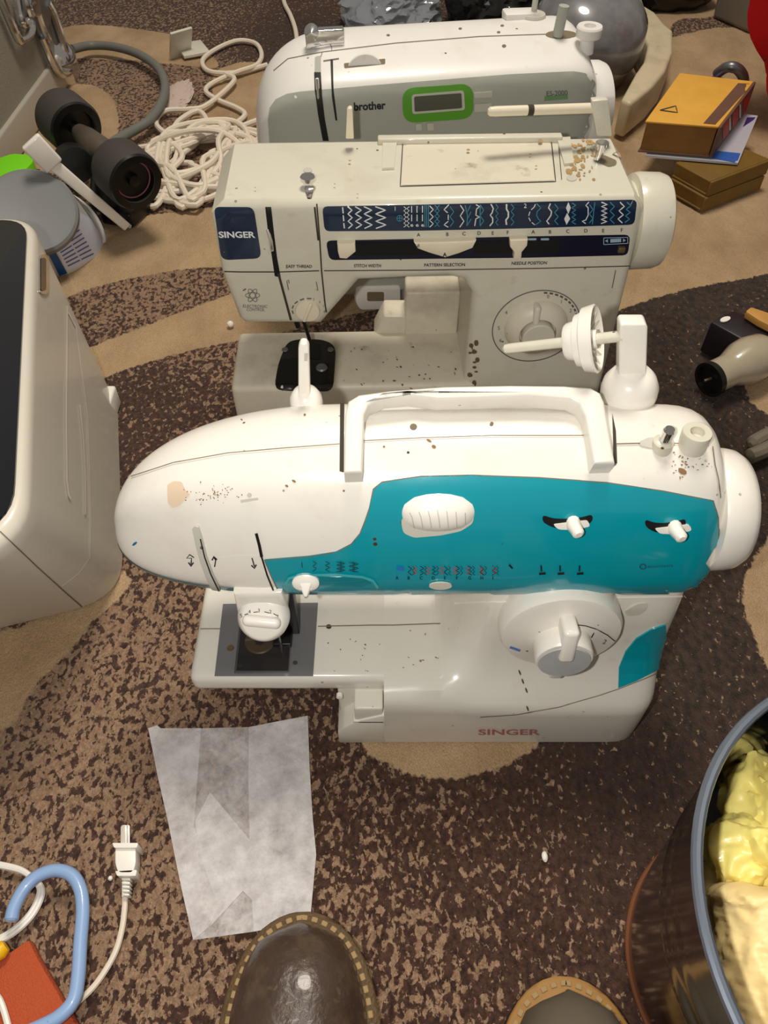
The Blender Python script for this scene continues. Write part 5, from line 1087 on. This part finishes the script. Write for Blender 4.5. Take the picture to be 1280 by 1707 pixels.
film_bag('plastic_bag', 'crumpled pale yellow plastic bag at the top inside the bucket', onz(1292, 1352, .160), (.026, .028, .026), 2, YL, .35)
film_bag('plastic_bag', 'twisted yellow bag neck beside the roll in the bucket', onz(1250, 1425, .165), (.022, .018, .020), 6, YL, .35)
bm = nb(); A, E = onz(1284, 1478, .172), onz(1300, 1760, .150)
P = [A.lerp(E, k / 60) for k in range(61)]; rs = [.015, .0215, .024, .0256] + [.0268] * 54 + [.025, .023, .02]; tube(bm, P, rs, 96)
for i, v in enumerate(bm.verts):
    t_ = (i // 96) / 60; g_ = 2 * math.pi * (i % 96) / 96; q_ = A.lerp(E, t_); rd = (v.co - q_); n_ = 1 - abs(noise.noise(Vector((math.cos(g_) * 3.2, math.sin(g_) * 3.2, t_ * 5)))) * 2
    v.co += rd * (.07 * n_ * (1 if t_ > .12 else 2.2) + .03 * (1 - abs(noise.noise(Vector((math.cos(g_) * 6, math.sin(g_) * 6, t_ * 22)))) * 2)) + v.normal * 0 + Vector((noise.noise(v.co * 60), noise.noise(v.co * 60 + Vector((5, 0, 0))), noise.noise(v.co * 60 + Vector((9, 0, 0))))) * .0016
obj('wrapped_roll', bm, YC2, None, 60, label='cream yellow wrapped roll lying in the metal bucket', cat='roll', origin=A)
bm = nb(); A, E = onz(1195, 1440, .155), onz(1206, 1640, .14); P = [A.lerp(E, k / 8) for k in range(9)]; tube(bm, P, [.008] + [.0095] * 7 + [.006], 24); obj('wrapped_roll', bm, YC2, None, 60, label='narrow cream roll against the bucket wall', cat='roll', origin=A)
film_bag('plastic_bag', 'loose yellow bag fold under the crumpled bag in the bucket', Vector((.262, .09, .075)), (.058, .058, .055), 8, YL, .12)

# ---------------------------------------------------------------- boots
LEA = mat('worn_brown_leather', (70, 54, 44), .34, coat=.25, var=.8, bump=.5, bscale=140, dirt=.4, dcol=(150, 130, 96), dscale=120); WEL = mat('tan_welt', (98, 76, 48), .6, var=.6, bump=.6, bscale=500); SOLE = mat('dark_sole', (48, 42, 32), .7); THR = mat('stitch_thread', (158, 132, 90), .8)
def boot(label, tip, yaw, Lb=.285, W=.052, col=LEA, wm=WEL, hh=.05):
    b_ = thing('boot', label, 'boot', (tip[0], tip[1], 0), yaw, 'worn brown boots'); M = WM[b_.name]
    def hw(t): # half width at distance t behind the toe tip
        k = min(t / .085, 1); w_ = W * (1 - (1 - k) ** 2.3) ** (1 / 2.1)
        if t > .12: w_ *= 1 - .28 * min((t - .12) / .07, 1)
        if t > Lb - .045: w_ *= max(0, 1 - ((t - Lb + .045) / .045) ** 2) ** .5
        return w_
    T = [.0002, .001, .003, .006, .010, .016, .024, .034, .048, .065, .085, .11, .14, .17, .20, Lb - .04, Lb - .025, Lb - .012, Lb - .004, Lb - .0005]
    def outline(s, z, off=0): 
        L_ = [M @ Vector((-max(hw(t) - off, .0004), -t * 1 - (off if t < .01 else 0), z)) for t in T]; R_ = [M @ Vector((max(hw(t) - off, .0004), -t - (off if t < .01 else 0), z)) for t in T[::-1]]; return L_ + R_
    bm = nb(); loft(bm, [outline(1, .001, .002), outline(1, .004, 0), outline(1, .014, .0005)]); obj('sole', bm, SOLE, b_, 50)
    bm = nb(); loft(bm, [outline(1, .014, .0005), outline(1, .019, .0003), outline(1, .0205, .002)]); obj('welt', bm, wm, b_, 50)
    rings = []
    for t in [.0085, .0095, .012, .016, .021, .028, .036, .046, .058, .072, .088, .105, .125, .145, .165, .19, .22, .25, Lb - .012]:
        w_ = max(.001, (hw(t) - .0085) if t > .02 else hw(t) * (t - .0083) / (.0117 + .0083 * .0) * .86 * (1 - .17 * 0)) if t > .0086 else .001
        w_ = min(w_, hw(t) - .007) if t > .0096 else w_ * .6
        k = min((t - .008) / .050, 1); h = hh * (1 - (1 - k) ** 2.2) ** .5
        if t > .085: h += min((t - .085), .08) * .55
        ring = []
        for j in range(25):
            a = math.pi * j / 24; c_, s_ = math.cos(a), math.sin(a); ring.append(M @ Vector((w_ * math.copysign(abs(c_) ** .75, c_), -t, .0195 + max(h, .001) * s_ ** .8)))
        rings.append(ring)
    bm = nb(); loft(bm, rings); obj('vamp', bm, col, b_, 60, tree='vamp')
    bm = nb(); rr2 = []
    for z in (.05, .08, .11, .14, .17):
        rr2.append([M @ Vector(((.034 - .02 * (z - .05)) * math.cos(2 * math.pi * k / 28), -Lb + .075 - (z - .05) * .2 + .052 * math.sin(2 * math.pi * k / 28) * (1 - (z - .05) * 1.2), z)) for k in range(28)])
    loft(bm, rr2); obj('shaft', bm, col, b_, 50)
    # stitches round the welt
    acc = 0; pts = []
    for i in range(400):
        t = .0005 + .14 * (i / 400) ** 1.6; pts.append((t, hw(t) - .006))
    for sgn in (-1, 1):
        lastp = None; dist = .006; first = True
        for (t, x) in pts:
            if x < .0: continue
            p = Vector((sgn * x, -t - .004 * max(0, 1 - t / .02), .0207))
            if lastp is not None:
                dist += (p - lastp).length
                if dist > .0068:
                    dist = 0; d = (p - lastp).normalized(); rot = Matrix.Rotation(math.atan2(d.y, d.x), 3, 'Z'); bm = nb(); box(bm, M @ p, (.0042, .0032, .0012), .0004, M.to_3x3() @ rot, 1); obj('welt_stitch', bm, THR, b_)
            lastp = p
    return b_
boot('brown leather work boot toe at the bottom, touching the paper sheet', (-.0553, .1225), R(2))
boot('grey-brown boot toe at the bottom right, beside the metal bucket', (.117, .0845), R(-3), col=mat('grey_suede', (92, 82, 68), .75, var=.4), wm=mat('golden_welt', (156, 116, 60), .6, var=.5), W=.050, hh=.045)
